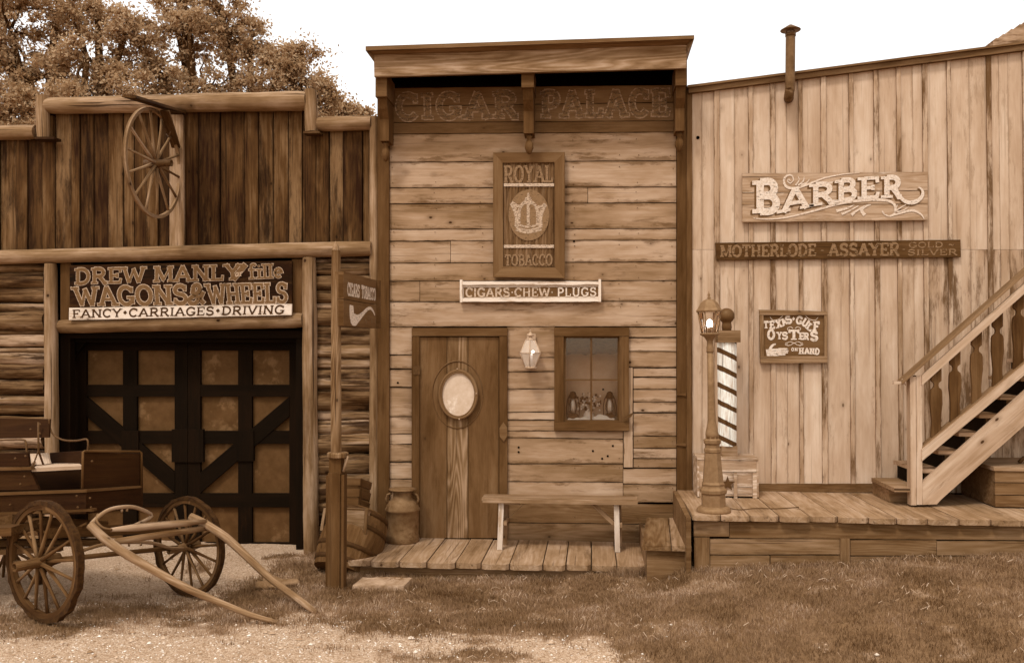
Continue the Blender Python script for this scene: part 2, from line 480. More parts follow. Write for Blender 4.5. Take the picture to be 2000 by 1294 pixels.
        for i in range(m - 1):
            for k in range(n):
                k2 = (k + 1) % n
                Fc.append((i * n + k, i * n + k2, (i + 1) * n + k2, (i + 1) * n + k))
        Fc.append(tuple(reversed(range(n)))); Fc.append(tuple(range((m - 1) * n, m * n)))
        s.add(V, Fc, W, smooth)
    def prism(s, pts, t, along=(1, 0, 0)):            # outline of world points (ccw from the viewer), thickness vector
        t = Vector(t); n = len(pts); pts = [Vector(p) for p in pts]
        al = Vector(along).normalized()
        nn = t.normalized(); ac = nn.cross(al)
        V = pts + [p + t for p in pts]
        W = [(p.dot(al), p.dot(ac), p.dot(nn)) for p in V]
        Fc = [tuple(range(n)), tuple(reversed(range(n, 2 * n)))] + [(i, i + n, (i + 1) % n + n, (i + 1) % n) for i in range(n)]
        s.add(V, Fc, W)
    def blob(s, c, r, n=2, rough=.25, sq=(1, 1, 1), rn=None):
        import bmesh
        bm = bmesh.new(); bmesh.ops.create_icosphere(bm, subdivisions=n, radius=1)
        ph = random.random() * 70
        V = []
        for v in bm.verts:
            k = 1 + rough * noise.noise(v.co * 1.7 + Vector((ph, 0, 0))) * 2
            V.append(Vector(c) + Vector((v.co.x * sq[0], v.co.y * sq[1], v.co.z * sq[2])) * r * k)
        Fc = [tuple(x.index for x in f.verts) for f in bm.faces]
        bm.free()
        s.add(V, Fc, [tuple(x) for x in V], n > 1, rn)
    def build(s, name, mat, parent=None, org=(0, 0, 0)):
        me = bpy.data.meshes.new(name)
        org = Vector(org)
        arr = np.array(s.v, dtype=np.float64).reshape(-1, 3)
        if parent is not None: org = Vector(ROOTLOC[parent.name])
        arr = arr - np.array(org)
        me.from_pydata(arr.tolist(), [], s.f)
        a = me.attributes.new('wc', 'FLOAT_VECTOR', 'POINT'); a.data.foreach_set('vector', np.array(s.c, dtype=np.float32).ravel())
        a = me.attributes.new('rn', 'FLOAT', 'POINT'); a.data.foreach_set('value', np.array(s.r, dtype=np.float32))
        a = me.attributes.new('ev', 'FLOAT', 'POINT'); a.data.foreach_set('value', np.array(s.e, dtype=np.float32))
        me.polygons.foreach_set('use_smooth', s.sm)
        me.materials.append(M[mat] if isinstance(mat, str) else mat)
        me.update()
        o = bpy.data.objects.new(name, me)
        COL.objects.link(o)
        if parent is not None:
            o.parent = parent
            ROOTLOC[o.name] = tuple(org)
        else:
            o.location = org
            ROOTLOC[o.name] = tuple(org)
        return o
ROOTLOC = {}
def tag(o, label=None, cat=None, group=None, kind=None):
    if label: o['label'] = label
    if cat: o['category'] = cat
    if group: o['group'] = group
    if kind: o['kind'] = kind
    return o
def thing(name, label, cat, loc, group=None):
    o = bpy.data.objects.new(name, None); COL.objects.link(o)
    o.empty_display_size = .2
    o.location = loc
    ROOTLOC[o.name] = tuple(loc)
    return tag(o, label, cat, group)
def one(name, mb, mat, label, cat, loc, group=None, kind=None):
    return tag(mb.build(name, mat, None, loc), label, cat, group, kind)

# ---------------------------------------------------------------- lettering
def arc(cx, cy, rx, ry, a0, a1, n=10):
    return [(cx + rx * math.cos(R_(a0 + (a1 - a0) * i / n)), cy + ry * math.sin(R_(a0 + (a1 - a0) * i / n))) for i in range(n + 1)]
GL = {
 'A': (.86, [('b', [(.43, .98), (.08, 0)]), ('b', [(.43, .98), (.78, 0)]), ('N', [(.2, .33), (.66, .33)])]),
 'B': (.76, [('S', [(.17, 0), (.17, 1)]), ('K', [(.17, .96), (.4, .96)] + arc(.42, .75, .2, .21, 90, -90, 8) + [(.17, .54)]), ('K', [(.17, .52), (.44, .52)] + arc(.44, .28, .24, .24, 90, -90, 8) + [(.17, .04)])]),
 'C': (.78, [('K', arc(.42, .5, .32, .46, 42, 318, 16)), ('N', [(.68, .96), (.68, .66)])]),
 'D': (.82, [('S', [(.17, 0), (.17, 1)]), ('K', [(.17, .96), (.34, .96)] + arc(.36, .5, .36, .46, 90, -90, 12) + [(.17, .04)])]),
 'E': (.72, [('S', [(.17, 0), (.17, 1)]), ('N', [(.17, .95), (.62, .95), (.64, .72)]), ('N', [(.17, .5), (.48, .5)]), ('N', [(.48, .62), (.48, .38)]), ('N', [(.17, .05), (.62, .05), (.66, .28)])]),
 'F': (.68, [('S', [(.17, 0), (.17, 1)]), ('N', [(.17, .95), (.6, .95), (.62, .72)]), ('N', [(.17, .5), (.46, .5)]), ('N', [(.46, .62), (.46, .38)])]),
 'G': (.84, [('K', arc(.43, .5, .33, .46, 42, 345, 16)), ('N', [(.72, .94), (.7, .68)]), ('N', [(.48, .4), (.82, .4)]), ('K', [(.71, .4), (.71, .08)])]),
 'H': (.86, [('S', [(.17, 0), (.17, 1)]), ('S', [(.69, 0), (.69, 1)]), ('N', [(.17, .5), (.69, .5)])]),
 'I': (.36, [('S', [(.18, 0), (.18, 1)])]),
 'K': (.82, [('S', [(.17, 0), (.17, 1)]), ('b', [(.2, .42), (.66, 1)]), ('b', [(.34, .58), (.7, 0)])]),
 'L': (.68, [('S', [(.17, 0), (.17, 1)]), ('N', [(.17, .05), (.6, .05), (.62, .3)])]),
 'M': (1.0, [('S', [(.14, 0), (.16, 1)]), ('N', [(.16, .98), (.5, .12), (.84, .98)]), ('K', [(.17, .98), (.5, .12)]), ('S', [(.86, 0), (.84, 1)])]),
 'N': (.88, [('S', [(.16, 0), (.16, 1)]), ('K', [(.16, .97), (.72, .03)]), ('S', [(.72, 0), (.72, 1)])]),
 'O': (.84, [('K', arc(.42, .5, .33, .46, 0, 360, 22))]),
 'P': (.72, [('S', [(.17, 0), (.17, 1)]), ('K', [(.17, .96), (.4, .96)] + arc(.4, .7, .25, .26, 90, -90, 10) + [(.17, .44)])]),
 'R': (.82, [('S', [(.17, 0), (.17, 1)]), ('K', [(.17, .96), (.4, .96)] + arc(.4, .72, .24, .24, 90, -90, 10) + [(.17, .48)]), ('K', [(.4, .48), (.6, .2), (.68, .04), (.8, .04)])]),
 'S': (.72, [('K', arc(.36, .73, .24, .23, 30, 180, 8) + arc(.36, .73, .24, .2, 200, 260, 4) + arc(.36, .27, .26, .25, 80, 0, 5) + arc(.36, .27, .26, .23, -10, -150, 8)), ('N', [(.6, .96), (.58, .7)]), ('N', [(.1, .04), (.12, .3)])]),
 'T': (.76, [('b', [(.38, .96), (.38, 0)]), ('N', [(.06, .72), (.08, .95), (.68, .95), (.7, .72)])]),
 'U': (.84, [('N', [(.02, .97), (.32, .97)]), ('N', [(.54, .97), (.84, .97)]), ('K', [(.17, .97), (.17, .35)] + arc(.43, .3, .26, .26, 180, 360, 10) + [(.69, .97)])]),
 'V': (.82, [('a', [(.08, 1), (.41, .02)]), ('a', [(.74, 1), (.41, .02)])]),
 'W': (1.15, [('a', [(.08, 1), (.33, .02)]), ('N', [(.33, .02), (.57, .85)]), ('K', [(.55, .9), (.82, .02)]), ('a', [(1.07, 1), (.82, .02)])]),
 'X': (.8, [('S', [(.1, 0), (.7, 1)]), ('S', [(.7, 0), (.1, 1)])]),
 'Y': (.8, [('a', [(.08, 1), (.4, .48)]), ('a', [(.72, 1), (.4, .48)]), ('b', [(.4, .5), (.4, 0)])]),
 '&': (1.0, [('K', [(.9, .02), (.62, .3), (.3, .62)] + arc(.5, .8, .18, .18, 200, -20, 10) + [(.6, .6), (.3, .4), (.12, .28)] + arc(.36, .2, .24, .17, 160, 290, 6) + [(.7, .3), (.86, .62)])]),
 '/': (.5, [('K', [(.42, 1), (.08, 0)])]),
 '+': (.6, [('N', [(.1, .5), (.5, .5)]), ('N', [(.3, .25), (.3, .75)])]),
 '.': (.36, [('P', arc(.18, .5, .08, .1, 0, 330, 8))]),
 '*': (.5, [('P', [(.25, .28), (.42, .52), (.25, .78), (.08, .52)])]),
 ' ': (.36, []),
 'f': (.46, [('b', [(.2, .9), (.2, 0)]), ('K', arc(.33, .86, .13, .12, 180, 20, 5)), ('N', [(.04, .62), (.4, .62)])]),
 'i': (.3, [('S', [(.15, 0), (.15, .66)]), ('P', arc(.15, .86, .06, .07, 0, 330, 6))]),
 'l': (.3, [('S', [(.15, 0), (.15, 1)])]),
 'e': (.56, [('K', [(.08, .36), (.48, .42)] + arc(.28, .36, .2, .3, 20, 310, 12))]),
 'a': (.56, [('K', arc(.26, .3, .18, .27, 0, 360, 12)), ('b', [(.46, .6), (.46, 0)])]),
 'r': (.44, [('S', [(.12, 0), (.12, .62)]), ('K', arc(.28, .46, .14, .14, 160, 30, 4))]),
}
def ribbon(mb, pts, wid, fmap, nrm, lift, th):
    """flat strip along 2-D pts (metres in the sign's plane)"""
    pts = [Vector(p) for p in pts]
    q = [pts[0]]
    for p in pts[1:]:
        if (p - q[-1]).length > 1e-5: q.append(p)
    pts = q; m = len(pts)
    if m < 2: return
    closed = (pts[0] - pts[-1]).length < 1e-3
    wid = wid if isinstance(wid, list) else [wid] * m
    L = []; Rr = []
    for i in range(m):
        if closed and i in (0, m - 1): d0 = (pts[-1] - pts[-2]).normalized(); d1 = (pts[1] - pts[0]).normalized()
        else:
            d0 = (pts[i] - pts[i - 1]).normalized() if i else None
            d1 = (pts[i + 1] - pts[i]).normalized() if i < m - 1 else None
            d0 = d0 or d1; d1 = d1 or d0
        d = (d0 + d1)
        d = d.normalized() if d.length > .3 else d1
        n = Vector((-d.y, d.x))
        k = 1 / max(.6, n.dot(Vector((-d1.y, d1.x))))
        h = wid[min(i, len(wid) - 1)] / 2 * k
        L.append(pts[i] + n * h); Rr.append(pts[i] - n * h)
    V = []; Fc = []
    for i in range(m):
        for p in (L[i], Rr[i]):
            w0 = fmap(p.x, p.y)
            V.append(w0 + nrm * (lift + th)); V.append(w0 + nrm * lift)
    for i in range(m - 1):
        k = i * 4; n = k + 4
        Fc += [(k + 2, n + 2, n, k), (k, n, n + 1, k + 1), (k + 3, n + 3, n + 2, k + 2)]
    Fc += [(0, 1, 3, 2), ((m - 1) * 4 + 2, (m - 1) * 4 + 3, (m - 1) * 4 + 1, (m - 1) * 4)]
    mb.add(V, Fc, [tuple(v) for v in V])
def poly2(mb, pts, fmap, nrm, lift, th):
    mb.prism([fmap(*p) + nrm * (lift + th) for p in pts], -nrm * th)
LIFT = [0]
def nl():
    LIFT[0] = (LIFT[0] + 1) % 9
    return LIFT[0] * .00018
class Plane2:
    """a sign's writing area: corners tl tr br bl (world), x/y in metres from the lower left"""
    def __init__(s, tl, tr, br, bl):
        s.tl, s.tr, s.br, s.bl = map(Vector, (tl, tr, br, bl))
        s.W = ((s.tr - s.tl).length + (s.br - s.bl).length) / 2
        s.H = ((s.tl - s.bl).length + (s.tr - s.br).length) / 2
        s.n = (s.br - s.bl).cross(s.tl - s.bl).normalized()
    def __call__(s, x, y):
        u, v = x / s.W, y / s.H
        return s.bl.lerp(s.br, u).lerp(s.tl.lerp(s.tr, u), v)
def pplane(tl, tr, br, bl, Y):
    return Plane2(F(*tl, Y), F(*tr, Y), F(*br, Y), F(*bl, Y))
def text(mb, s, pl, wt=.17, grow=0., lift=.001, th=.002, thin=.6, serif=.34, dx=0, dy=0, track=.04, stretch=None):
    tot = sum(GL[c][0] + track for c in s) - track
    kx = pl.W / (tot * pl.H)          # horizontal stretch of the letters
    H = pl.H
    x = 0
    for c in s:
        w_, st = GL[c]
        cv = lambda p: ((x + p[0]) * kx * H + dx, p[1] * H + dy)
        for kind, pts in st:
            if kind == 'P':
                cx = sum(p[0] for p in pts) / len(pts); cy = sum(p[1] for p in pts) / len(pts)
                g = 1 + grow * 4
                poly2(mb, [cv((cx + (p[0] - cx) * g, cy + (p[1] - cy) * g)) for p in pts], pl, pl.n, lift + nl(), th); continue
            q = [cv(p) for p in pts]
            tw = (wt if kind != 'N' else wt * thin) * H * min(1, max(kx, .45)) + grow * H
            if kind == 'N': tw = wt * thin * H + grow * H
            ext = grow * H * .5
            if grow and (Vector(q[0]) - Vector(q[-1])).length > 1e-3:
                d = (Vector(q[0]) - Vector(q[1])).normalized(); q[0] = tuple(Vector(q[0]) + d * ext)
                d = (Vector(q[-1]) - Vector(q[-2])).normalized(); q[-1] = tuple(Vector(q[-1]) + d * ext)
            ribbon(mb, q, tw, pl, pl.n, lift + nl(), th)
            if kind in 'Sab' and serif:
                for e in ((0,) if kind == 'a' else (-1,) if kind == 'b' else (0, -1)):
                    ex, ey = cv(pts[e])
                    up = pts[e][1] > .5
                    sh = wt * .55 * H
                    cy = ey - sh / 2 if up else ey + sh / 2
                    sw = serif * H * min(1.2, max(kx, .5))
                    ribbon(mb, [(ex - sw / 2 - ext, cy), (ex + sw / 2 + ext, cy)], sh + grow * H, pl, pl.n, lift + nl(), th)
        x += w_ + track
def spiral(cx, cy, r0, turns, a0, n=22, sgn=1, squash=1.):
    return [(cx + r0 * (1 - i / n * .8) * math.cos(R_(a0) + sgn * turns * 6.283 * i / n), cy + squash * r0 * (1 - i / n * .8) * math.sin(R_(a0) + sgn * turns * 6.283 * i / n)) for i in range(n + 1)]
def taper(n, w0, w1, w2=None):
    if w2 is None: return [w0 + (w1 - w0) * i / (n - 1) for i in range(n)]
    return [(w0 + (w1 - w0) * 2 * i / (n - 1)) if i < n / 2 else (w1 + (w2 - w1) * (2 * i / (n - 1) - 1)) for i in range(n)]
def bez(pts, n=16):                   # smooth curve through 2-D points
    out = []
    p = [pts[0]] + list(pts) + [pts[-1]]
    k = max(2, n // (len(pts) - 1))
    for i in range(1, len(p) - 2):
        for j in range(k):
            t = j / k
            out.append(tuple(.5 * ((2 * p[i][a]) + (-p[i - 1][a] + p[i + 1][a]) * t + (2 * p[i - 1][a] - 5 * p[i][a] + 4 * p[i + 1][a] - p[i + 2][a]) * t * t + (-p[i - 1][a] + 3 * p[i][a] - 3 * p[i + 1][a] + p[i + 2][a]) * t ** 3) for a in range(len(pts[0]))))
    out.append(tuple(pts[-1]))
    return out
def psub(pts, pl):                    # photo px (on the sign plane) -> sign metres; pl.px = (x0, y0, x1, y1) of the plane
    x0, y0, x1, y1 = pl.px
    return [((x - x0) / (x1 - x0) * pl.W, (y1 - y) / (y1 - y0) * pl.H) for x, y in pts]

# ================================================================ GROUND
YW = 10.0                              # plane of the shop fronts
ZP = F(1000, 1053, YW).z               # cigar porch level
ZD = F(1600, 960, YW - .03).z          # barber deck level
YD = G(1560, 1009, ZD).y                # deck front
YPF = G(950, 1100, ZP).y                # cigar porch front
def gpt(px, py, d):
    v = P(px, py, d); return (v.x, v.y, v.z)
CTRL = [gpt(85, 1215, 7.15), gpt(368, 1163, 8.45), (-3.9, 10.2, -.03), (-2.2, 10, .0), (-1.6, 8.5, 0.0), (-.6, 8.6, .03), (.6, 8.4, .06),
        gpt(1360, 1106, 8.3), gpt(1500, 1101, 8.28), gpt(1650, 1095, 8.26), gpt(1830, 1088, 8.22), gpt(1990, 1079, 8.2), gpt(2150, 1070, 8.2), gpt(1830, 1100, 7.7), gpt(1990, 1092, 7.7), (5, 8, .6), (5, 10.5, .6), (1.2, 10, .1), (3.5, 10, .35),
        (-2, 6, .1), (0, 5.6, .08), (2, 5.5, .1), (3.5, 5.5, .2), (0, 3, .05), (-4, 3, .05), (4, 3, .12), (0, 0, 0), (-7, 8, .0), (8, 5, .3)]
CT = np.array(CTRL)
def gz_np(X, Y):
    num = np.zeros_like(X) + .05 * .02; den = np.zeros_like(X) + .02
    for x, y, z in CT:
        w_ = 1 / ((X - x) ** 2 + (Y - y) ** 2 + .06) ** 1.8
        num += w_ * z; den += w_
    return num / den
def gz(x, y): return float(gz_np(np.array([float(x)]), np.array([float(y)]))[0])
def pix_np(X, Y, Z):
    Rt = np.array(RM.transposed())
    q = np.stack([X - CAM.x, Y - CAM.y, Z - CAM.z], -1) @ Rt.T
    d = np.maximum(-q[..., 2], .2)
    return 1000 + FPX * q[..., 0] / d, 647 - FPX * q[..., 1] / d
def vnoise(X, Y, seed=0):              # value noise on arrays
    r = np.random.default_rng(seed); tb = r.random((256, 256))
    xi = np.floor(X).astype(int); yi = np.floor(Y).astype(int)
    fx = X - xi; fy = Y - yi; fx = fx * fx * (3 - 2 * fx); fy = fy * fy * (3 - 2 * fy)
    g = lambda a, b: tb[a & 255, b & 255]
    return (g(xi, yi) * (1 - fx) + g(xi + 1, yi) * fx) * (1 - fy) + (g(xi, yi + 1) * (1 - fx) + g(xi + 1, yi + 1) * fx) * fy
def fbm(X, Y, sc, seed, oc=4):
    s = 0; a = .5; t = 0
    for k in range(oc):
        s = s + a * vnoise(X * sc * 2 ** k + 31.7 * k, Y * sc * 2 ** k + 11.3, seed + k); t += a; a *= .55
    return s / t
LOW = np.array([(-400, 1250), (0, 1232), (140, 1222), (300, 1214), (400, 1214), (430, 1238), (500, 1216), (560, 1208), (640, 1206), (700, 1226), (800, 1238), (900, 1246), (1000, 1244), (1100, 1238), (1170, 1250), (1230, 1300), (1330, 1420), (2400, 2600)])
UPP = np.array([(-400, 1195), (0, 1192), (150, 1186), (300, 1176), (430, 1160), (500, 1128), (550, 1100), (600, 1088), (640, 1000), (2400, 900)])
def grassmask(X, Y):
    px, py = pix_np(X, Y, gz_np(X, Y))
    n1 = fbm(X, Y, 2.2, 5) - .5; n2 = fbm(X, Y, 8, 15, 3) - .5
    jit = n1 * 60 + n2 * 50
    lo = np.interp(px, LOW[:, 0], LOW[:, 1]); up = np.interp(px, UPP[:, 0], UPP[:, 1])
    m = np.clip((lo + jit * 1.2 - py) / 60 + .5, 0, 1) * np.clip((py - up + jit * .5) / 30 + .5, 0, 1)
    patch = np.clip((fbm(X, Y, 1.7, 40) - .60) * 14, 0, 1) * np.clip((lo + 75 - py) / 40, 0, 1) * .8 * np.clip((px - 250) / 200, 0, 1)
    bare = np.clip((fbm(X, Y, 3.1, 60, 4) - .60) * 12, 0, 1) * .45
    return np.clip(np.maximum(m * (1 - bare), patch), 0, 1)
def axis_pts(a, b, st, lim):
    mid = list(np.arange(a, b + 1e-6, st)); lo = []; hi = []
    d = st; x = a
    while x > -lim: d *= 1.35; x -= d; lo.append(x)
    d = st; x = b
    while x < lim: d *= 1.35; x += d; hi.append(x)
    return np.array(lo[::-1] + mid + hi)
gx, gy = axis_pts(-5.2, 5.6, .04, 900), axis_pts(4.2, 10.6, .04, 900)
X, Y = np.meshgrid(gx, gy)
Z = gz_np(X, Y)
near = np.exp(-((np.hypot(X, Y - 7) / 9) ** 4))
Z = Z + near * ((fbm(X, Y, 1.5, 3) - .5) * .05 + (fbm(X, Y, 9, 8, 3) - .5) * .016)
mask = grassmask(X, Y)
far = np.hypot(X, Y - 6) > 16
mask = np.where(far, 1.0, mask)
px_, py_ = pix_np(X, Y, Z)
dirt = np.clip((1190 + (fbm(X, Y, 3, 70) - .5) * 50 - py_) / 22, 0, 1)       # trodden dirt between wagon and barn
nyy, nxx = X.shape
idx = np.arange(nyy * nxx).reshape(nyy, nxx)
faces = np.stack([idx[:-1, :-1], idx[:-1, 1:], idx[1:, 1:], idx[1:, :-1]], -1).reshape(-1, 4)
me = bpy.data.meshes.new('ground')
me.from_pydata(np.stack([X, Y, Z], -1).reshape(-1, 3).tolist(), [], faces.tolist())
for nm, ar in (('grass', mask), ('dirt', dirt)):
    a = me.attributes.new(nm, 'FLOAT', 'POINT'); a.data.foreach_set('value', ar.ravel().astype(np.float32))
me.polygons.foreach_set('use_smooth', [True] * len(me.polygons))
def groundmat():
    m, nt, b = newmat('ground_gravel_and_turf')
    n = NB(nt)
    tc = n.n.new('ShaderNodeTexCoord').outputs['Object']
    g = n.attr('grass').outputs['Fac']; d = n.attr('dirt').outputs['Fac']
    f1 = n.noise(tc, 60, 5, .7); f2 = n.noise(tc, 5, 5, .65)
    vc = n.n.new('ShaderNodeTexVoronoi'); vc.inputs['Scale'].default_value = 95; nt.links.new(tc, vc.inputs['Vector'])
    sp = n.n.new('ShaderNodeSeparateColor'); nt.links.new(vc.outputs['Color'], sp.inputs[0])
    peb = sp.outputs[0]
    v = n.m('ADD', n.m('MULTIPLY', peb, .55), n.m('MULTIPLY', f1, .25)); v = n.m('ADD', v, n.m('MULTIPLY', f2, .35))
    light = n.ramp(v, [(.22, Cc(98)), (.5, Cc(130)), (.75, Cc(150)), (.95, Cc(182))])
    dt = n.ramp(v, [(.22, Cc(100)), (.5, Cc(130)), (.75, Cc(148)), (.95, Cc(172))])
    soil = n.ramp(n.m('ADD', n.m('MULTIPLY', f1, .5), n.m('MULTIPLY', f2, .5)), [(.3, Cc(60)), (.7, Cc(106))])
    c = n.mix(d, light, dt)
    gm = n.step(n.m('ADD', g, n.m('MULTIPLY', n.m('SUBTRACT', f1, .5), .5)), .2, .75)
    c = n.mix(gm, c, soil)
    nt.links.new(c, b.inputs['Base Color'])
    b.inputs['Roughness'].default_value = .95; b.inputs['Specular IOR Level'].default_value = .1
    h = n.m('ADD', n.m('MULTIPLY', vc.outputs['Distance'], -1.), n.m('MULTIPLY', f1, .6))
    n.bump(h, .012, .7, b)
    return m
me.materials.append(groundmat())
gnd = bpy.data.objects.new('ground', me); COL.objects.link(gnd); tag(gnd, 'gravel yard with patchy dry turf in front of the shops', 'ground', kind='structure')

def fastmesh(name, V, tri, attr, mat):
    me = bpy.data.meshes.new(name)
    me.vertices.add(len(V)); me.vertices.foreach_set('co', V.astype(np.float32).ravel())
    k = tri.shape[1]
    me.loops.add(tri.size); me.loops.foreach_set('vertex_index', tri.astype(np.int32).ravel())
    me.polygons.add(len(tri)); me.polygons.foreach_set('loop_start', np.arange(0, tri.size, k, dtype=np.int32))
    me.update(calc_edges=True)
    a = me.attributes.new('rn', 'FLOAT', 'POINT'); a.data.foreach_set('value', attr.astype(np.float32))
    me.materials.append(mat)
    o = bpy.data.objects.new(name, me); COL.objects.link(o)
    return o
def rnmat(name, stops, rough=.8, trans=0, spec=.2):
    m, nt, b = newmat(name)
    n = NB(nt)
    c = n.ramp(n.attr('rn').outputs['Fac'], stops)
    nt.links.new(c, b.inputs['Base Color'])
    b.inputs['Roughness'].default_value = rough; b.inputs['Specular IOR Level'].default_value = spec
    if trans:
        t = n.n.new('ShaderNodeBsdfTranslucent'); nt.links.new(c, t.inputs[0]); ms = n.n.new('ShaderNodeMixShader'); ms.inputs[0].default_value = trans
        nt.links.new(b.outputs[0], ms.inputs[1]); nt.links.new(t.outputs[0], ms.inputs[2]); nt.links.new(ms.outputs[0], n.n['Material Output'].inputs[0])
    return m
def solid(x, y):                       # places where no grass grows (under decks and shops)
    return (y > YPF + .03) & (x > -1.75) | (y > YD + .05) & (x > F(1350, 1000, YD).x) | (y > 9.9)
def scatter(n, x0, x1, y0, y1, seed, inv=False, thr=0.):
    r = np.random.default_rng(seed)
    x = r.uniform(x0, x1, n); y = r.uniform(y0, y1, n)
    px, py = pix_np(x, y, gz_np(x, y))
    m = grassmask(x, y)
    if inv: m = 1 - m
    k = (r.random(n) < m) & (m > thr) & (px > -420) & (px < 2750) & (py < 1380) & ~solid(x, y)
    return x[k], y[k], r
def blades(n, hmin, hmax, wd, seed, lean, thr=.1):
    x, y, r = scatter(n, -5.4, 7.2, 4.4, 10.2, seed, thr=thr)
    k = len(x)
    cl = fbm(x, y, 5, 90, 3)
    h = r.uniform(hmin, hmax, k) * (.5 + cl)
    z = gz_np(x, y) + (fbm(x, y, 1.5, 3) - .5) * .05 + (fbm(x, y, 9, 8, 3) - .5) * .016
    a = r.uniform(0, 6.283, k); la = r.uniform(0, 6.283, k); ll = r.uniform(0, lean, k) * h
    b1 = np.stack([x - np.cos(a) * wd, y - np.sin(a) * wd, z - .004], -1); b2 = np.stack([x + np.cos(a) * wd, y + np.sin(a) * wd, z - .004], -1)
    m1 = np.stack([x + np.cos(la) * ll * .35, y + np.sin(la) * ll * .35, z + h * .6], -1)
    t = np.stack([x + np.cos(la) * ll, y + np.sin(la) * ll, z + h * r.uniform(.6, 1, k)], -1)
    dd = np.stack([np.cos(a) * wd * .7, np.sin(a) * wd * .7, 0 * a], -1)
    V = np.stack([b1, b2, m1 + dd, m1 - dd, t], 1).reshape(-1, 3)
    o = np.arange(k)[:, None] * 5
    tri = np.concatenate([o + np.array([0, 1, 2]), o + np.array([0, 2, 3]), o + np.array([3, 2, 4])])
    rn = np.repeat(np.clip(r.random(k) * .55 + (fbm(x, y, 2.6, 33) - .5) * 1.25 + .26, 0, 1), 5)
    return V, tri, rn
V, tri, rn = blades(430000, .018, .06, .0022, 1, 1.3)
go = fastmesh('grass', V, tri, rn, rnmat('grass_blades', [(0, Cc(60)), (.5, Cc(96)), (.85, Cc(118)), (1, Cc(150))], trans=.25))
tag(go, 'short patchy dry grass along the shop fronts and over the right foreground', 'grass', kind='stuff')
def tufts():
    r = np.random.default_rng(44); X_ = []; Y_ = []; H_ = []
    for (x0, x1, y, n, h, k) in ((-1.6, .85, YPF - .03, 60, .055, 22), (.2, .75, YPF - .06, 26, .10, 30), (.85, 5.4, YD - .02, 110, .06, 22), (-3.0, -1.75, 9.5, 16, .09, 26), (-1.95, -1.6, 8.55, 10, .07, 24), (-2.6, 5, 0, 230, .045, 14)):
        for _ in range(n):
            cx = r.uniform(x0, x1); cy = (y if y else r.uniform(5.2, 8.5)) + r.normal() * .03
            if not y and grassmask(np.array([cx]), np.array([cy]))[0] < .6: continue
            m_ = int(k * r.uniform(.4, 1.4)); X_ += list(cx + r.normal(size=m_) * .035); Y_ += list(cy - np.abs(r.normal(size=m_)) * .03); H_ += list(h * r.uniform(.4, 1.5) * r.uniform(.5, 1, m_))
    x, y, h = map(np.array, (X_, Y_, H_)); k = len(x); z = gz_np(x, y) - .005; wd = .0024
    a = r.uniform(0, 6.283, k); la = r.uniform(0, 6.283, k); ll = r.uniform(.1, .9, k) * h
    dx, dy = np.cos(a) * wd, np.sin(a) * wd
    P0 = [np.stack([x + s * dx, y + s * dy, z], -1) for s in (-1, 1)]
    P1 = [np.stack([x + np.cos(la) * ll * .3 + s * dx * .8, y + np.sin(la) * ll * .3 + s * dy * .8, z + h * .6], -1) for s in (1, -1)]
    T = np.stack([x + np.cos(la) * ll, y + np.sin(la) * ll, z + h], -1)
    V = np.stack(P0 + P1 + [T], 1).reshape(-1, 3); o = np.arange(k)[:, None] * 5
    return V, np.concatenate([o + np.array([0, 1, 2]), o + np.array([0, 2, 3]), o + np.array([3, 2, 4])]), np.repeat(r.uniform(.2, .95, k), 5)
V, tri, rn = tufts()
to = fastmesh('weeds', V, tri, rn, bpy.data.materials['grass_blades'])
tag(to, 'taller weeds and tufts along the porch edges and in the turf', 'weeds', kind='stuff')
def straws():
    x, y, r = scatter(9000, -3.5, 5.2, 4.6, 8.8, 77, thr=.35)
    c = fbm(x, y, 2.2, 91, 3); keep = c > .52
    x, y = x[keep][:420], y[keep][:420]
    k = len(x); z = gz_np(x, y) + .02
    a = r.uniform(0, 6.283, k); L = r.uniform(.03, .09, k); wd = .0018
    V = []
    for s, hh in ((0, .0), (.5, .028), (1, .008)):
        bend = .25 * L * math.sin(s * math.pi)
        cx = x + np.cos(a) * L * s - np.sin(a) * bend; cy = y + np.sin(a) * L * s + np.cos(a) * bend
        V += [np.stack([cx - np.sin(a) * wd, cy + np.cos(a) * wd, z + hh], -1), np.stack([cx + np.sin(a) * wd, cy - np.cos(a) * wd, z + hh + .002], -1)]
    V = np.stack(V, 1).reshape(-1, 3); o = np.arange(k)[:, None] * 6
    q = np.concatenate([o + np.array([0, 1, 3, 2]), o + np.array([2, 3, 5, 4])])
    return V, q, np.repeat(r.random(k), 6)
V, q, rn = straws()
so = fastmesh('straw', V, q, rn, rnmat('pale_straw', [(0, Cc(115)), (1, Cc(160))], trans=.2))
tag(so, 'pale dry stems strewn over the turf', 'straw', kind='stuff')
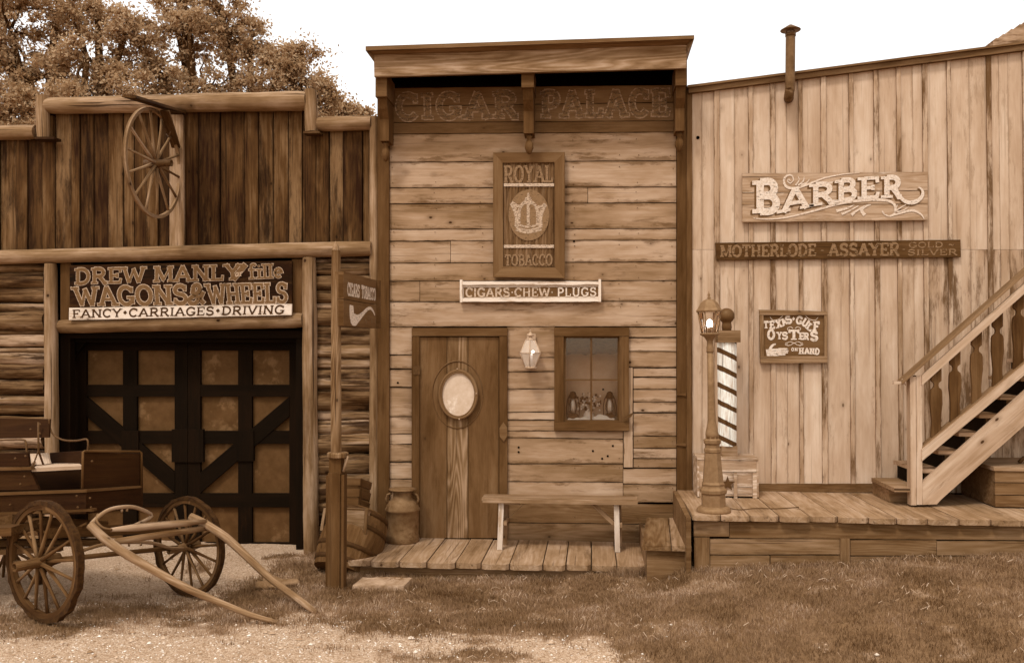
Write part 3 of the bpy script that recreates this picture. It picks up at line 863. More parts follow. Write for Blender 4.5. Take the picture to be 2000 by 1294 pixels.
def pebbles():
    x, y, r = scatter(70000, -5.2, 2.5, 4.5, 10.0, 5, inv=True)
    k = len(x)
    s = r.gamma(2.0, .0017, k) + .0025
    s = np.minimum(s, .017)
    s[:90] = r.uniform(.016, .032, min(90, k))
    z = gz_np(x, y) + (fbm(x, y, 1.5, 3) - .5) * .05 + (fbm(x, y, 9, 8, 3) - .5) * .016
    base = np.array([(1, 0, 0), (0, 1, 0), (-1, 0, 0), (0, -1, 0), (0, 0, 1), (0, 0, -1)], float)
    V = base[None] * s[:, None, None] * r.uniform(.6, 1.3, (k, 6, 1)) * np.array([1, 1, .65])
    a = r.uniform(0, 6.283, k); ca, sa = np.cos(a)[:, None], np.sin(a)[:, None]
    vx = V[..., 0] * ca - V[..., 1] * sa; vy = V[..., 0] * sa + V[..., 1] * ca
    V = np.stack([vx + x[:, None], vy + y[:, None], V[..., 2] + z[:, None] + s[:, None] * .25], -1).reshape(-1, 3)
    t = np.array([(0, 1, 4), (1, 2, 4), (2, 3, 4), (3, 0, 4)])
    o = np.arange(k)[:, None, None] * 6
    tri = (o + t[None]).reshape(-1, 3)
    px, py = pix_np(x, y, z)
    dk = np.clip((1188 - py) / 20, 0, 1) * .15
    return V, tri, np.repeat(np.clip(r.random(k) * .8 + .2 - dk, 0, 1), 6)
V, tri, rn = pebbles()
po = fastmesh('gravel', V, tri, rn, rnmat('gravel_stones', [(0, Cc(78)), (.45, Cc(120)), (.8, Cc(154)), (1, Cc(210))], rough=.9))
tag(po, 'loose pale gravel stones of the yard', 'gravel', kind='stuff')

# ================================================================ WAGON BARN (left)
barn = thing('log_barn', 'log walled wagon barn with dark double doors, left of the cigar shop', 'building', (-3.9, 10.6, 0))
# body behind the front
m = MB(); xb0, xb1 = F(-420, 700, 10.3).x, F(722, 700, 10.3).x
zt = F(0, 275, 10.1).z
m.hexa((xb0, 15, zt - .4), (xb0, 10.12, zt - .4), (xb0, 10.12, -.1), (xb0, 15, -.1), (.1, 0, 0))
m.hexa((xb1 - .1, 15, zt - .4), (xb1 - .1, 10.12, zt - .4), (xb1 - .1, 10.12, -.1), (xb1 - .1, 15, -.1), (.1, 0, 0))
m.hexa((xb0, 15, -.1), (xb1, 15, -.1), (xb1, 15, zt - .4), (xb0, 15, zt - .4), (0, .1, 0))
m.hexa((xb0, 10.12, zt - .4), (xb1, 10.12, zt - .4), (xb1, 15.1, zt - .4), (xb0, 15.1, zt - .4), (0, 0, .06))
m.build('shell', 'barn', barn)
m = MB()
xs = [-420, -372, -330, -285, -240, -200, -160, -120, -84, -42, 0, 31, 54, 82, 108, 140, 157, 183, 211, 241, 262, 285, 310, 333, 359, 388, 430, 477, 505, 533, 563, 590, 617, 643, 670, 708, 728]
rr = random.Random(3)
for i in range(len(xs) - 1):
    a, b = xs[i], xs[i + 1]
    top = 262 if a < 95 else (205 if a < 600 else 240)
    bot = 494 - a * .02
    m.hexa(F(a + 1, bot, 10.05), F(b - .6, bot, 10.05), F(b - .6, top, 10.05), F(a + 1, top, 10.05), (0, .035, 0), 'v', 14, .004)
    dy = rr.uniform(-.018, .012)
    for j in range(15 * 4): x_, y_, z_ = m.v[-1 - j]; m.v[-1 - j] = (x_, y_ + dy, z_)
m.build('parapet_boards', 'barn', barn)
m = MB()
for a, b, t in ((-420, 95, 262), (95, 600, 205), (600, 728, 240)): m.pboard(a, t, b, 486, 10.11, .03)
m.build('backing', 'shadowgap', barn)
def logp(p0, p1, r, Y, name='log_beam', mat='log', parent=barn, r1=None, **k):
    mm = MB(); mm.log(F(*p0, Y), F(*p1, Y), r * Y / FPX, (r1 or r) * Y / FPX, **k); return mm.build(name, mat, parent)
logp((92, 207), (600, 197), 16.5, 9.98, r1=20, rough=.03, n=18)
logp((-420, 268), (70, 258), 14, 10.0, r1=15, n=18, rough=.03)
logp((620, 243), (726, 240), 14.5, 10.0, n=18, rough=.03)
logp((-420, 512), (726, 485), 14, 9.97, r1=15.5, n=18, rough=.03)
logp((118, 637), (593, 624), 15, 10.04, r1=16, n=18, rough=.04)
for (x0, y0, x1, y1) in ((69, 188, 96, 270), (592, 176, 620, 258)):
    mm = MB(); a = F((x0 + x1) / 2, y0, 9.96); b = F((x0 + x1) / 2 + 3, y1, 9.96)
    mm.log(b, a, .08, .075, n=16, rough=.04); mm.build('corner_post', 'log', barn)
for q in ((96, 226, 103, 270, 10.0, .05), (68, 267, 106, 272, 9.88, .14), (592, 256, 624, 260, 9.88, .14)):
    mm = MB(); mm.pboard(*q); mm.build('cap_board', 'barn', barn)
for (a, b, y0, r) in ((99, 103, 515, 13.5), (604, 608, 503, 15)):
    mm = MB(); mm.log(F(b, 1092, 9.98), F(a, y0, 9.98), r * 1.04 * 10 / FPX, r * .93 * 10 / FPX, n=20, rough=.035); mm.build('door_post', 'log', barn)
def slabs(x0, x1, y0, y1, seed, tilt=0):
    rr = random.Random(seed); mm = MB(); y = y0
    while y < y1:
        h = rr.choice((14, 20, 26, 32, 40)) * rr.uniform(.85, 1.1)
        L = F(x0, y + h / 2 + rr.uniform(-2, 2), 10.1); R2 = F(x1, y + h / 2 + rr.uniform(-2, 2), 10.1)
        mm.log(L, R2, h * .53 * 10 / FPX, h * .53 * 10 / FPX * rr.uniform(.85, 1.15), n=16, rough=.13, freq=1.6, step=.06, squash=(0, 0, 1))
        y += h * .93
    return mm.build('log_wall', 'slablog', barn)
slabs(-420, 92, 515, 1092, 1); slabs(617, 728, 503, 1060, 2)
for q in ((-420, 505, 95, 1095), (612, 495, 728, 1095)):
    m = MB(); m.pboard(*q, 10.14, .05); m.build('backing', 'shadowgap', barn)
for q in ((118, 512, 138, 640), (570, 506, 592, 630)):
    m = MB(); m.pboard(*q, 10.0, .05, 'v'); m.build('jamb_board', 'trim', barn)
m = MB()                               # deep dark doorway
m.hexa(F(100, 1092, 10.12), F(100, 1092, 10.6), F(100, 500, 10.6), F(100, 500, 10.12), (.04, 0, 0))
m.hexa(F(608, 1092, 10.6), F(608, 1092, 10.12), F(608, 500, 10.12), F(608, 500, 10.6), (-.04, 0, 0))
m.pboard(95, 500, 612, 668, 10.2, .05); m.pboard(118, 645, 592, 660, 10.1, .08)
m.pboard(118, 655, 137, 1090, 10.12, .1, 'v'); m.pboard(578, 655, 592, 1090, 10.12, .1, 'v')
m.pboard(80, 640, 630, 1095, 10.62, .03)
m.build('doorway_frame', 'black', barn)
def leaf(xs_, flip):
    L0, L1, P0, P1, Q0, Q1, R0 = xs_      # outer stile edge, panel edges, centre edge
    yd = 10.36
    mp = MB(); mp.pboard(min(L0, R0), 662, max(L0, R0), 1084, yd + .05, .03); lf = mp.build('door_leaf', 'doorpanel', barn)
    mm = MB()
    def bd(x0, x1, y0, y1, Y=yd, al='v'): mm.pboard(min(x0, x1), y0, max(x0, x1), y1, Y, .045, al)
    bd(L0, P0, 662, 1084); bd(Q1, R0, 662, 1084)
    for y0, y1 in ((662, 684), (751, 774), (841, 866), (963, 990), (1059, 1084)): bd(P0, Q1, y0, y1, yd + .003, 'u')
    for y0, y1 in ((684, 751), (774, 841), (866, 963), (990, 1059)): bd(P1, Q0, y0, y1, yd + .004)
    bd(P1 - (3 if not flip else -3), Q0 + (3 if not flip else -3), 841, 900, yd - .02); bd(Q1 + (-6 if not flip else 6), R0, 838, 902, yd - .022)
    s = -1 if flip else 1
    a, b = P0, Q1
    q = [F(a, 812, yd - .006), F(b, 962, yd - .006), F(b, 922, yd - .006), F(a, 774, yd - .006)]
    if flip: q = [q[1], q[0], q[3], q[2]]
    mm.hexa(*q, (0, .04, 0), 'u')
    mm.build('door_frame', 'black', lf)
    return lf
leaf((137, 0, 168, 240, 267, 341, 366.2), False); leaf((590, 0, 565, 492, 465, 391, 367.2), True)
m = MB()
m.prism([F(540, 656, 10.28), F(588, 702, 10.28), F(588, 712, 10.28), F(592, 652, 10.28)][::-1], (0, .03, 0)); m.build('corner_brace', 'black', barn)
m = MB(); m.prism([F(180, 652, 10.28), F(137, 652, 10.28), F(137, 705, 10.28)], (0, .03, 0)); m.build('corner_brace', 'black', barn)
m = MB(); a = F(104, 1092, 9.95); b = F(596, 1092, 9.95)
m.box(a.x, b.x, 9.62, 10.5, -.2, a.z + .015, seg=14, jit=.01); o = m.build('threshold', 'conc', barn)

# sign over the barn doors
sg = thing('wagon_sign', 'dark sign lettered WAGONS & WHEELS over the barn doors', 'sign', F(350, 560, 9.9))
m = MB(); m.pboard(136, 518, 570, 600, 9.94, .03, dy=-9, dyb=-7, jit=.003); m.build('board', 'signdark', sg)
m = MB(); m.hexa(F(134.5, 625, 9.925), F(569, 615, 9.925), F(570, 593, 9.925), F(135, 601, 9.925), (0, .03, 0), 'u', 30, .003); m.build('white_board', 'signwhite', sg)
YS = 9.938
for s, tl, tr, br, bl, wt in (('DREW MANLY', (146, 525), (470, 516), (470, 546), (146, 555), .20), ('WAGONS', (143, 561), (366, 556), (368, 594), (148, 597), .19), ('WHEELS', (402, 555), (562, 552), (562, 591), (408, 594), .18), ('fille', (484, 516), (553, 515), (553, 542), (486, 545), .16)):
    pl = pplane(tl, tr, br, bl, YS)
    a = MB(); text(a, s, pl, wt=wt, grow=.085, lift=.001, th=.001); a.build('lettering_outline', 'p_out', sg)
    a = MB(); text(a, s, pl, wt=wt, grow=0, lift=.0045, th=.001); a.build('lettering', 'p_fill', sg)
pl = pplane((366, 556), (402, 555), (402, 593), (366, 595), YS)
a = MB(); text(a, '&', pl, wt=.2, grow=.085, th=.001); a.build('lettering_outline', 'p_out', sg)
a = MB(); text(a, '&', pl, wt=.2, lift=.0045, th=.001); a.build('lettering', 'p_fill', sg)
pl = pplane((456, 518), (484, 516), (484, 544), (450, 546), YS)
a = MB(); text(a, '/', pl, wt=.4, grow=.09, th=.001); a.build('lettering_outline', 'p_out', sg)
a = MB(); text(a, '/', pl, wt=.4, lift=.0045, th=.001); a.build('lettering', 'p_fill', sg)
pl = pplane((461, 527), (476, 526), (474, 539), (459, 540), YS)
a = MB(); text(a, 'ar', pl, wt=.2, lift=.007, th=.001); a.build('lettering', 'p_out', sg)
pl = pplane((141, 604.5), (557, 595.5), (555, 612.5), (141, 620.5), 9.924)
a = MB(); text(a, 'FANCY*CARRIAGES*DRIVING', pl, wt=.19, th=.001); a.build('lettering', 'p_dark', sg)

# wheel and its hanger
def wheel(name, c, ax, R, ns, rimw, rimt, hubr, hubl, mat, parent=None, label=None, cat=None, tyre=None, spr=.017, dish=.04, seed=0, group=None):
    c, ax = Vector(c), Vector(ax).normalized()
    u = Vector((0, 0, 1)); u = (u - ax * u.dot(ax)).normalized(); v = ax.cross(u)
    if parent is None: root = thing(name, label, cat, c, group)
    rr = random.Random(seed)
    N = 56
    def ring(r0, r1, hw, jit=0):
        mm = MB()
        prof = [(r0, -hw), (r1, -hw), (r1, hw), (r0, hw)]
        V = []; W = []; Fc = []
        for k in range(N):
            a = 6.2832 * k / N
            dr = jit * noise.noise(Vector((math.cos(a) * 5, math.sin(a) * 5, seed)))
            for r, z in prof:
                V.append(c + (u * math.cos(a) + v * math.sin(a)) * (r + (dr if r == r1 else 0)) + ax * z); W.append((a * R, r, z))
        for k in range(N):
            n = (k + 1) % N
            for j in range(4): Fc.append((k * 4 + j, n * 4 + j, n * 4 + (j + 1) % 4, k * 4 + (j + 1) % 4))
        mm.add(V, Fc, W, False); return mm
    rim = ring(R - rimw, R, rimt / 2)
    if parent is None:
        rim.build('rim', mat, root); main = root
    else:
        main = rim.build(name, mat, parent)
    if tyre: ring(R, R + tyre, rimt * .62, tyre * .7).build('tyre', 'tyre', main)
    h = MB(); h.lathe(c, [(hubr * .35, -hubl * .5), (hubr * .72, -hubl * .5), (hubr * .8, -hubl * .3), (hubr, -hubl * .18), (hubr * 1.08, -hubl * .05), (hubr, hubl * .12), (hubr * .72, hubl * .25), (hubr * .6, hubl * .6), (hubr * .62, hubl * .95), (hubr * .45, hubl * .95), (hubr * .4, hubl * .8)], 20, ax); h.build('hub', mat if tyre else 'iron', main)
    for k in range(ns):
        a = 6.2832 * (k + .35) / ns
        d = u * math.cos(a) + v * math.sin(a)
        p0 = c + d * hubr * .8 + ax * dish * (1 if k % 2 else .2); p1 = c + d * (R - rimw * .9)
        s = MB(); s.tube([p0, p0.lerp(p1, .25), p0.lerp(p1, .7), p1], [spr * 1.15, spr * 1.05, spr * .8, spr * .95], 8)
        s.build('spoke', mat, main)
    return main
hx = F(301, 319, 9.42)
vd = (hx - CAM).normalized()
axw = Vector((math.sin(R_(-62 + 90 - 11)), -math.cos(R_(-62 + 90 - 11)), 0))
# pick the axle direction whose apparent ellipse is 0.435 wide
best = None
for k in range(0, 90):
    a = R_(k); d = Vector((math.sin(a), -math.cos(a), 0))
    q = abs(d.dot(Vector((vd.x, vd.y, 0)).normalized()))
    if best is None or abs(q - .42) < best[0]: best = (abs(q - .42), d)
wheel('hanging_wheel', hx, best[1], .62, 14, .038, .035, .062, .22, 'log', label='old spoked wagon wheel hanging on the barn parapet', cat='wheel', spr=.017, dish=.03)
hg = thing('wheel_hanger', 'plank bracket holding the wagon wheel on the barn front', 'bracket', F(344, 480, 10))
m = MB(); m.pboard(331, 224, 357, 486, 9.99, .04, 'v', jit=.002, x0b=331, x1b=359); m.build('upright', 'log', hg)
m = MB()
a0, a1 = F(352, 219, 9.95), P(252, 188, 9.0)
m.beam(a0, a1, (.13, .05, 0), (0, 0, .03)); m.build('arm', 'barn', hg)
m = MB(); m.beam(F(344, 288, 9.96), F(322, 216, 9.42), (.09, .03, 0), (.0, .02, .02)); m.build('brace', 'barn', hg)
m = MB(); m.tube([F(325, 262, 9.6), F(330, 268, 9.55), F(333, 258, 9.5)], .007, 6); m.build('hook', 'iron', hg)

# ================================================================ CIGAR SHOP (middle)
shop = thing('cigar_shop', 'narrow two storey plank fronted cigar shop with a deep cornice', 'building', (-.2, 10.6, ZP))
m = MB()
sx0, sx1 = F(737, 600, 10.06).x, F(1342, 600, 10.06).x
ztop = F(1040, 118, 10.06).z
for x_ in (sx0, sx1 - .06): m.hexa((x_, 15, 0), (x_, 10.06, 0), (x_, 10.06, ztop), (x_, 15, ztop), (.06, 0, 0), 'u')
m.hexa((sx0, 15, 0), (sx1, 15, 0), (sx1, 15, ztop), (sx0, 15, ztop), (0, .06, 0)); m.hexa((sx0, 10.35, ztop - .02), (sx1, 10.35, ztop - .02), (sx1, 15, ztop - .02), (sx0, 15, ztop - .02), (0, 0, .04))
m.build('shell', 'siding', shop)
m = MB()                                # backing behind the siding, with the window hole left open
for r_ in ((742, 168, 1342, 650), (742, 650, 1090, 1060), (1090, 832, 1342, 1060), (1220, 650, 1342, 832)): m.pboard(*r_, 10.03, .03)
m.build('backing', 'shadowgap', shop)
def courses(mb, x0, x1, yl, yr, Y=YW, t=.028, gap=1.7, jit=.005, breaks=()):
    for i in range(len(yl) - 1):
        xs2 = [x0] + [b for (k, b) in breaks if k == i] + [x1]
        for j in range(len(xs2) - 1):
            f = lambda x, i_: yl[i_] + (yr[i_] - yl[i_]) * (x - x0) / (x1 - x0)
            a, b = xs2[j] + .5, xs2[j + 1] - .5
            gap2 = gap * random.choice((.6, .8, 1, 1, 1.6, 2.2))
            Yb = Y + random.uniform(-.006, .004)
            p = [F(a, f(a, i + 1) - gap / 2, Yb + random.uniform(-.004, .004)), F(b, f(b, i + 1) - gap / 2, Yb + random.uniform(-.004, .004)), F(b, f(b, i) + gap2 / 2, Yb), F(a, f(a, i) + gap2 / 2, Yb)]
            mb.hexa(*p, (0, t, 0), 'u', max(2, int((p[1] - p[0]).length / .05)), jit)
m = MB()
courses(m, 760, 1321, [262, 317, 367, 398, 448, 471, 514, 549, 589, 638], [258, 314, 365, 396, 446, 469, 511, 548, 588, 638], breaks=((2, 1148), (5, 880), (7, 820)))
m.build('siding', 'siding', shop)
m = MB()
courses(m, 759, 806, [638, 693, 720, 755.5, 813, 847, 867, 901, 935, 960, 1052], [638, 693, 720, 755.5, 813, 847, 867, 901, 935, 960, 1052])
m.build('siding', 'siding', shop); m = MB()
courses(m, 990, 1084, [638, 698, 726, 760, 805, 819.5, 841], [638, 698, 725, 759, 804, 819.5, 841])
courses(m, 990, 1217, [841, 854, 905, 940, 981], [841, 857, 905, 941, 981])
courses(m, 1228, 1321, [638, 659, 686, 717], [638, 658, 686, 717])
courses(m, 1237, 1321, [717, 736, 760, 785, 805, 851, 875, 895, 913], [717, 736, 760, 785, 805, 851, 875, 895, 913])
courses(m, 1217, 1321, [913, 945, 981], [913, 946, 981])
m.pboard(1218, 842, 1236, 912, 9.985, .03, 'v', jit=.002); m.pboard(1228, 718, 1236, 842, 9.99, .03, 'v', jit=.002)
m.build('siding', 'siding', shop)
m = MB(); courses(m, 990, 1340, [981, 1020, 1058], [984, 1024, 1062], breaks=((1, 1262),)); m.pboard(1321, 966, 1344, 984, 10.0, .03); m.build('base_boards', 'skirt', shop)
m = MB(); courses(m, 760, 1321, [172, 208, 240, 262], [166, 200, 236, 258], Y=9.985, jit=.002); fr = m.build('frieze', 'frieze', shop)
m = MB(); m.pboard(742, 116, 1342, 190, 10.5, .03); m.build('attic_shade_sheet', 'dark', shop)  # near-black sheet, darkness of the open attic painted on
for s, tl, tr, br, bl in (('CIGAR', (772, 184), (1012, 180), (1012, 230), (774, 234)), ('PALACE', (1057, 179), (1308, 174), (1308, 226), (1058, 230))):
    pl = pplane(tl, tr, br, bl, 9.978)
    a = MB(); text(a, s, pl, wt=.2, grow=.10, th=.001, track=.12); a.build('lettering_outline', 'p_faded', fr)
    a = MB(); text(a, s, pl, wt=.2, lift=.0045, th=.001, track=.12); a.build('lettering', 'p_fadedfill', fr)
# corner boards
for x0, x1, yb, Y, nm, mt in ((737, 760, 1066, 9.96, 'corner_board', 'trim'), (1322, 1341, 966, 9.95, 'corner_board', 'trim')):
    m = MB(); m.pboard(x0, 130, x1, yb, Y, .1, 'v', jit=.002); m.build(nm, mt, shop)
m = MB(); m.log(F(730.5, 1050, 9.99), F(730.5, 228, 9.99), .056, .05, n=14, rough=.05); m.build('corner_post', 'log', shop)
# cornice: crown, fascia, soffit
cor = MB()
YF = 9.5
def hz(p0, p1, p2, p3, Y, t, mat=None): cor.hexa(F(*p3, Y), F(*p2, Y), F(*p1, Y), F(*p0, Y), t, 'u', 20, .002)
hz((730, 103), (1341, 84), (1341, 133), (731, 150), YF, (0, .04, 0))
fa = cor.build('fascia', 'fascia', shop)
cor = MB()
hz((714, 90.5), (1356, 69), (1356, 76), (714, 99), YF - .1, (0, .75, 0))
cr = cor.build('crown_board', 'rake', fa)
m = MB()
for (x0, y0, x1, y1) in ((714, 98.5, 731, 122), (1356, 76, 1342, 102)):
    m.hexa(F(x1, y1, YF), F(x1, y1, YF), F(x1, y0 + (2 if x0 < 900 else -1), YF), F(x0, y0, YF - .09), (0, .5, 0))
m.hexa(F(731, 107, YF - .005), F(1341, 88, YF - .005), F(1350, 77, YF - .09), F(720, 98, YF - .09), (0, .02, .0), 'u')
m.build('crown_moulding', 'rake', fa)
m = MB()
for x_ in (733, 1336): m.hexa(F(x_, 148 if x_ < 900 else 131, YF + .04), F(x_, 148 if x_ < 900 else 131, YF + .04) + Vector((0, .5, 0)), F(x_, 100 if x_ < 900 else 84, YF + .04) + Vector((0, .5, 0)), F(x_, 100 if x_ < 900 else 84, YF + .04), (.03 if x_ < 900 else -.03, 0, 0))
a, b = F(735, 120, YF + .04), F(1337, 104, YF + .04)
m.hexa(a, b, b + Vector((0, .55, 0)), a + Vector((0, .55, 0)), (0, 0, .03)); m.build('soffit', 'frieze', fa)
def bracket(x0, x1, ytop, ymid, ybot, yfin):
    m = MB(); xc = (x0 + x1) / 2
    a = F(xc, ytop, YF + .03)
    wd = abs(F(x1, ytop, YF).x - F(x0, ytop, YF).x)
    def zz(y, Y=YF + .1): return F(xc, y, Y).z
    xw = a.x - wd / 2
    def side(pts): m.prism([Vector((xw, y, z)) for y, z in pts], (wd, 0, 0), (0, 0, 1))
    z0, z1, z2, z3 = zz(ytop - 4), zz(ymid), zz(ybot), zz(ybot, 9.9)
    side([(9.96, z0), (9.96, z2 - .0), (9.72, z2), (9.72, z2 + .25), (9.64, z1 - .12), (YF + .1, z1), (YF + .1, z0)])
    m.box(xw - .012, xw + wd + .012, YF + .06, 9.96, z1 - .005, z0 + .002)
    br = m.build('bracket', 'trim', shop)
    f = MB(); c = Vector((a.x, 9.8, z2))
    f.lathe(c, [(.03, .0), (.035, -.03), (.022, -.05), (.045, -.1), (.05, -.15), (.03, -.2), (.012, -.22)], 12); f.build('finial', 'trim', br)
bracket(734, 752, 150, 190, 270, 290); bracket(1020, 1040, 140, 172, 255, 283); bracket(1322, 1340, 133, 168, 250, 275)
# door
df = MB()
df.pboard(804, 640, 991, 656, 9.955, .07, jit=.001); df.pboard(804, 656.5, 819, 1052, 9.96, .07, 'v', jit=.001); df.pboard(975, 656.5, 991, 1052, 9.96, .07, 'v', jit=.001)
dfo = df.build('door_casing', 'trim', shop)
m = MB(); m.pboard(819.5, 658, 872.5, 1050, 9.985, .03, 'v'); m.pboard(914.5, 658, 974, 1050, 9.985, .03, 'v'); dr = m.build('door', 'door', shop)
m = MB(); m.pboard(873.5, 658, 913.5, 1050, 9.99, .025, 'v'); tag(m.build('middle_plank', 'doorgrain', dr), 'worn grainy middle plank of the door')
m = MB(); c = F(893.5, 770, 9.983); rx, rz = 50 * 10 / FPX, 66 * 10 / FPX
pts = [c + Vector((rx * math.cos(t / 40 * 6.2832), 0, rz * math.sin(t / 40 * 6.2832))) for t in range(40)]
m.tube(pts, .006, 6, closed=True); m.build('oval_moulding', 'door', dr)
m = MB(); m.pboard(807, 714, 820, 731, 9.95, .008); m.pboard(812, 1020, 819, 1034, 9.95, .008); m.build('hinge', 'iron', dr)
m = MB(); m.prism([F(x, y, 9.94) for x, y in ((975, 836), (983, 824), (990, 834), (991, 850), (984, 862), (976, 852))][::-1], (0, .02, 0)); m.build('latch', 'door', dr)
# window
wn = MB()
wn.pboard(1082, 639, 1229, 656, 9.945, .07, jit=.001); wn.pboard(1082.5, 656.4, 1101, 823, 9.95, .07, 'v', jit=.001); wn.pboard(1210, 656.4, 1228.5, 823, 9.95, .07, 'v', jit=.001); wn.pboard(1082, 823.4, 1229, 841, 9.94, .08, jit=.001)
win = wn.build('window', 'trim', shop)
m = MB()
m.pboard(1101, 656, 1210, 660, 9.985, .03); m.pboard(1101, 819.5, 1210, 824, 9.985, .03); m.pboard(1101, 660, 1105, 820, 9.985, .03); m.pboard(1206, 660, 1210.5, 820, 9.985, .03)
m.pboard(1152.8, 660, 1156.6, 820, 9.983, .03, 'v'); m.pboard(1105, 740, 1152.8, 743, 9.987, .025); m.pboard(1156.6, 740, 1206, 743, 9.987, .025)
m.build('sash', 'trim', win)
m = MB(); m.hexa(F(1103, 822, 10.0), F(1208, 822, 10.0), F(1208, 658, 10.0), F(1103, 658, 10.0), (0, .003, 0)); m.build('pane', 'glass', win)
m = MB(); zs = F(1150, 818, 10.05).z - .015
xa, xb = F(1092, 700, 10.05).x, F(1220, 700, 10.05).x
m.hexa((xa, 10.25, zs - .05), (xb, 10.25, zs - .05), (xb, 10.25, zs + 1.2), (xa, 10.25, zs + 1.2), (0, .02, 0)); m.build('backdrop', 'curtain', win)
m = MB(); m.hexa(F(1098, 692, 10.03), F(1214, 690, 10.03), F(1214, 645, 10.03), F(1098, 645, 10.03), (0, .01, 0), 'u', 30, .03); m.build('valance', 'curtop', win)
m = MB()
m.box(xa, xb, 10.03, 10.45, zs - .03, zs)
m.box(xa - .03, xa, 10.06, 10.45, zs - .05, zs + 1.2); m.box(xb, xb + .03, 10.06, 10.45, zs - .05, zs + 1.2); m.box(xa, xb, 10.06, 10.45, zs + 1.2, zs + 1.23)
m.build('inner_sill', 'siding', win)
# wedge hinges on the right corner board
for y in (770, 868):
    m = MB(); m.prism([F(1340, y - 3, 9.93), F(1321, y - 1.5, 9.93), F(1321, y + 1, 9.93), F(1340, y + 3, 9.93)], (0, .02, 0)); m.build('wedge', 'trim', shop)
m = MB(); m.prism([F(1237, 805, 9.9), F(1216, 815, 9.9), F(1221, 819, 9.9), F(1233, 814, 9.9)], (0, .02, 0)); m.build('shutter_dog', 'iron', shop)
m = MB()                                # knot holes and bolt heads
for x, y in ((1121, 471), (1013, 873), (1013, 882), (1158, 880), (1197, 870), (1176, 895), (1187, 890), (777, 747), (1178, 760)):
    c = F(x, y, 9.992); m.lathe(c, [(.001, 0), (.012, 0), (.012, .005), (.0, .006)], 8, (0, -1, 0))
m.build('knot_holes', 'dark', shop)

m = MB(); rr = random.Random(12)
for y in (272, 305, 326, 358, 375, 392, 405, 440, 455, 480, 505, 520, 540, 556, 582, 598, 630, 860, 895, 912, 935, 950, 975, 995, 1010, 1030, 1050):
    for x in (768, 850, 940, 1120, 1210, 1245, 1312):
        if y > 640 and x < 1000: continue
        if rr.random() < .35 or (y < 545 and 955 < x < 1108): continue
        c = F(x + rr.uniform(-3, 3), y + rr.uniform(-3, 3), 9.9915); m.lathe(c, [(.001, 0), (.0055, 0), (.0055, .004), (.0, .005)], 6, (0, -1, 0))
m.build('nail_heads', 'iron', shop)
# things in the window
def table_lantern(x, lab):
    r = thing('table_lantern', lab, 'lantern', (F(x, 805, 10.12).x, 10.12, zs))
    c = Vector(r.location)
    m = MB(); m.lathe(c, [(.06, 0), (.075, .01), (.075, .05), (.05, .07), (.035, .08)], 16); m.build('base', 'iron', r)
    m = MB(); m.lathe(c, [(.028, .08), (.052, .13), (.05, .18), (.03, .24), (.026, .26)], 14); m.build('chimney', 'lampglass', r)
    m = MB(); m.lathe(c, [(.024, .08), (.027, .12), (.024, .2), (.012, .23)], 10); m.build('candle', 'petal', r)
    m = MB(); m.lathe(c, [(.05, .25), (.04, .28), (.035, .31), (.03, .32), (.012, .33)], 14); m.build('cap', 'iron', r)
    for s in (-1, 1):
        m = MB(); m.tube([c + Vector((s * .07, 0, .04)), c + Vector((s * .075, 0, .15)), c + Vector((s * .06, 0, .24)), c + Vector((s * .035, 0, .29))], .005, 6); m.build('side_wire', 'iron', r)
table_lantern(1119, 'small lantern in the left half of the shop window'); table_lantern(1191, 'small lantern in the right half of the shop window')
m = MB(); c = F(1150, 815, 10.12); pts = []
W_ = .5
for i in range(19):
    for j in range(2): pass
cw = []
xl, xr = F(1109, 815, 10.1).x, F(1200, 815, 10.1).x
V = []; Fc = []
for i in range(31):
    u = i / 30; x = xl + (xr - xl) * u
    h = .02 + .05 * math.exp(-((u - .72) / .16) ** 2) + .02 * math.exp(-((u - .4) / .2) ** 2) + .006 * math.sin(u * 40)
    V += [(x, 10.025, zs + .002), (x, 10.03, zs + h), (x, 10.16, zs + h * .8), (x, 10.17, zs + .002)]
for i in range(30):
    k = i * 4
    for j in range(3): Fc.append((k + j, k + 4 + j, k + 5 + j, k + 1 + j))
m.add(V, Fc, V, True); one('lace_cloth', m, 'cloth', 'crumpled white lace cloth lying inside the shop window', 'cloth', (xl, 10.12, zs))
fl = thing('flower_arrangement', 'dried flower arrangement between the two window lanterns', 'flowers', (F(1150, 810, 10.15).x, 10.16, zs))
m = MB(); m.lathe(fl.location, [(.04, 0), (.06, .03), (.06, .06), (.04, .09), (.045, .1)], 14); m.build('vase', 'petal', fl)
m = MB(); m2 = MB(); rr = random.Random(5)
for i in range(90):
    a = rr.uniform(0, 6.28); r = rr.random() ** .5 * .14; h = .08 + rr.random() * .17
    p = Vector(fl.location) + Vector((math.cos(a) * r, math.sin(a) * r * .3 - .01, h + .08 * (1 - r / .2)))
    (m if i % 2 else m2).blob(p, rr.uniform(.008, .018), 1, .3)
m.build('blossoms', 'petal', fl); m2.build('leaves', 'leafs', fl)

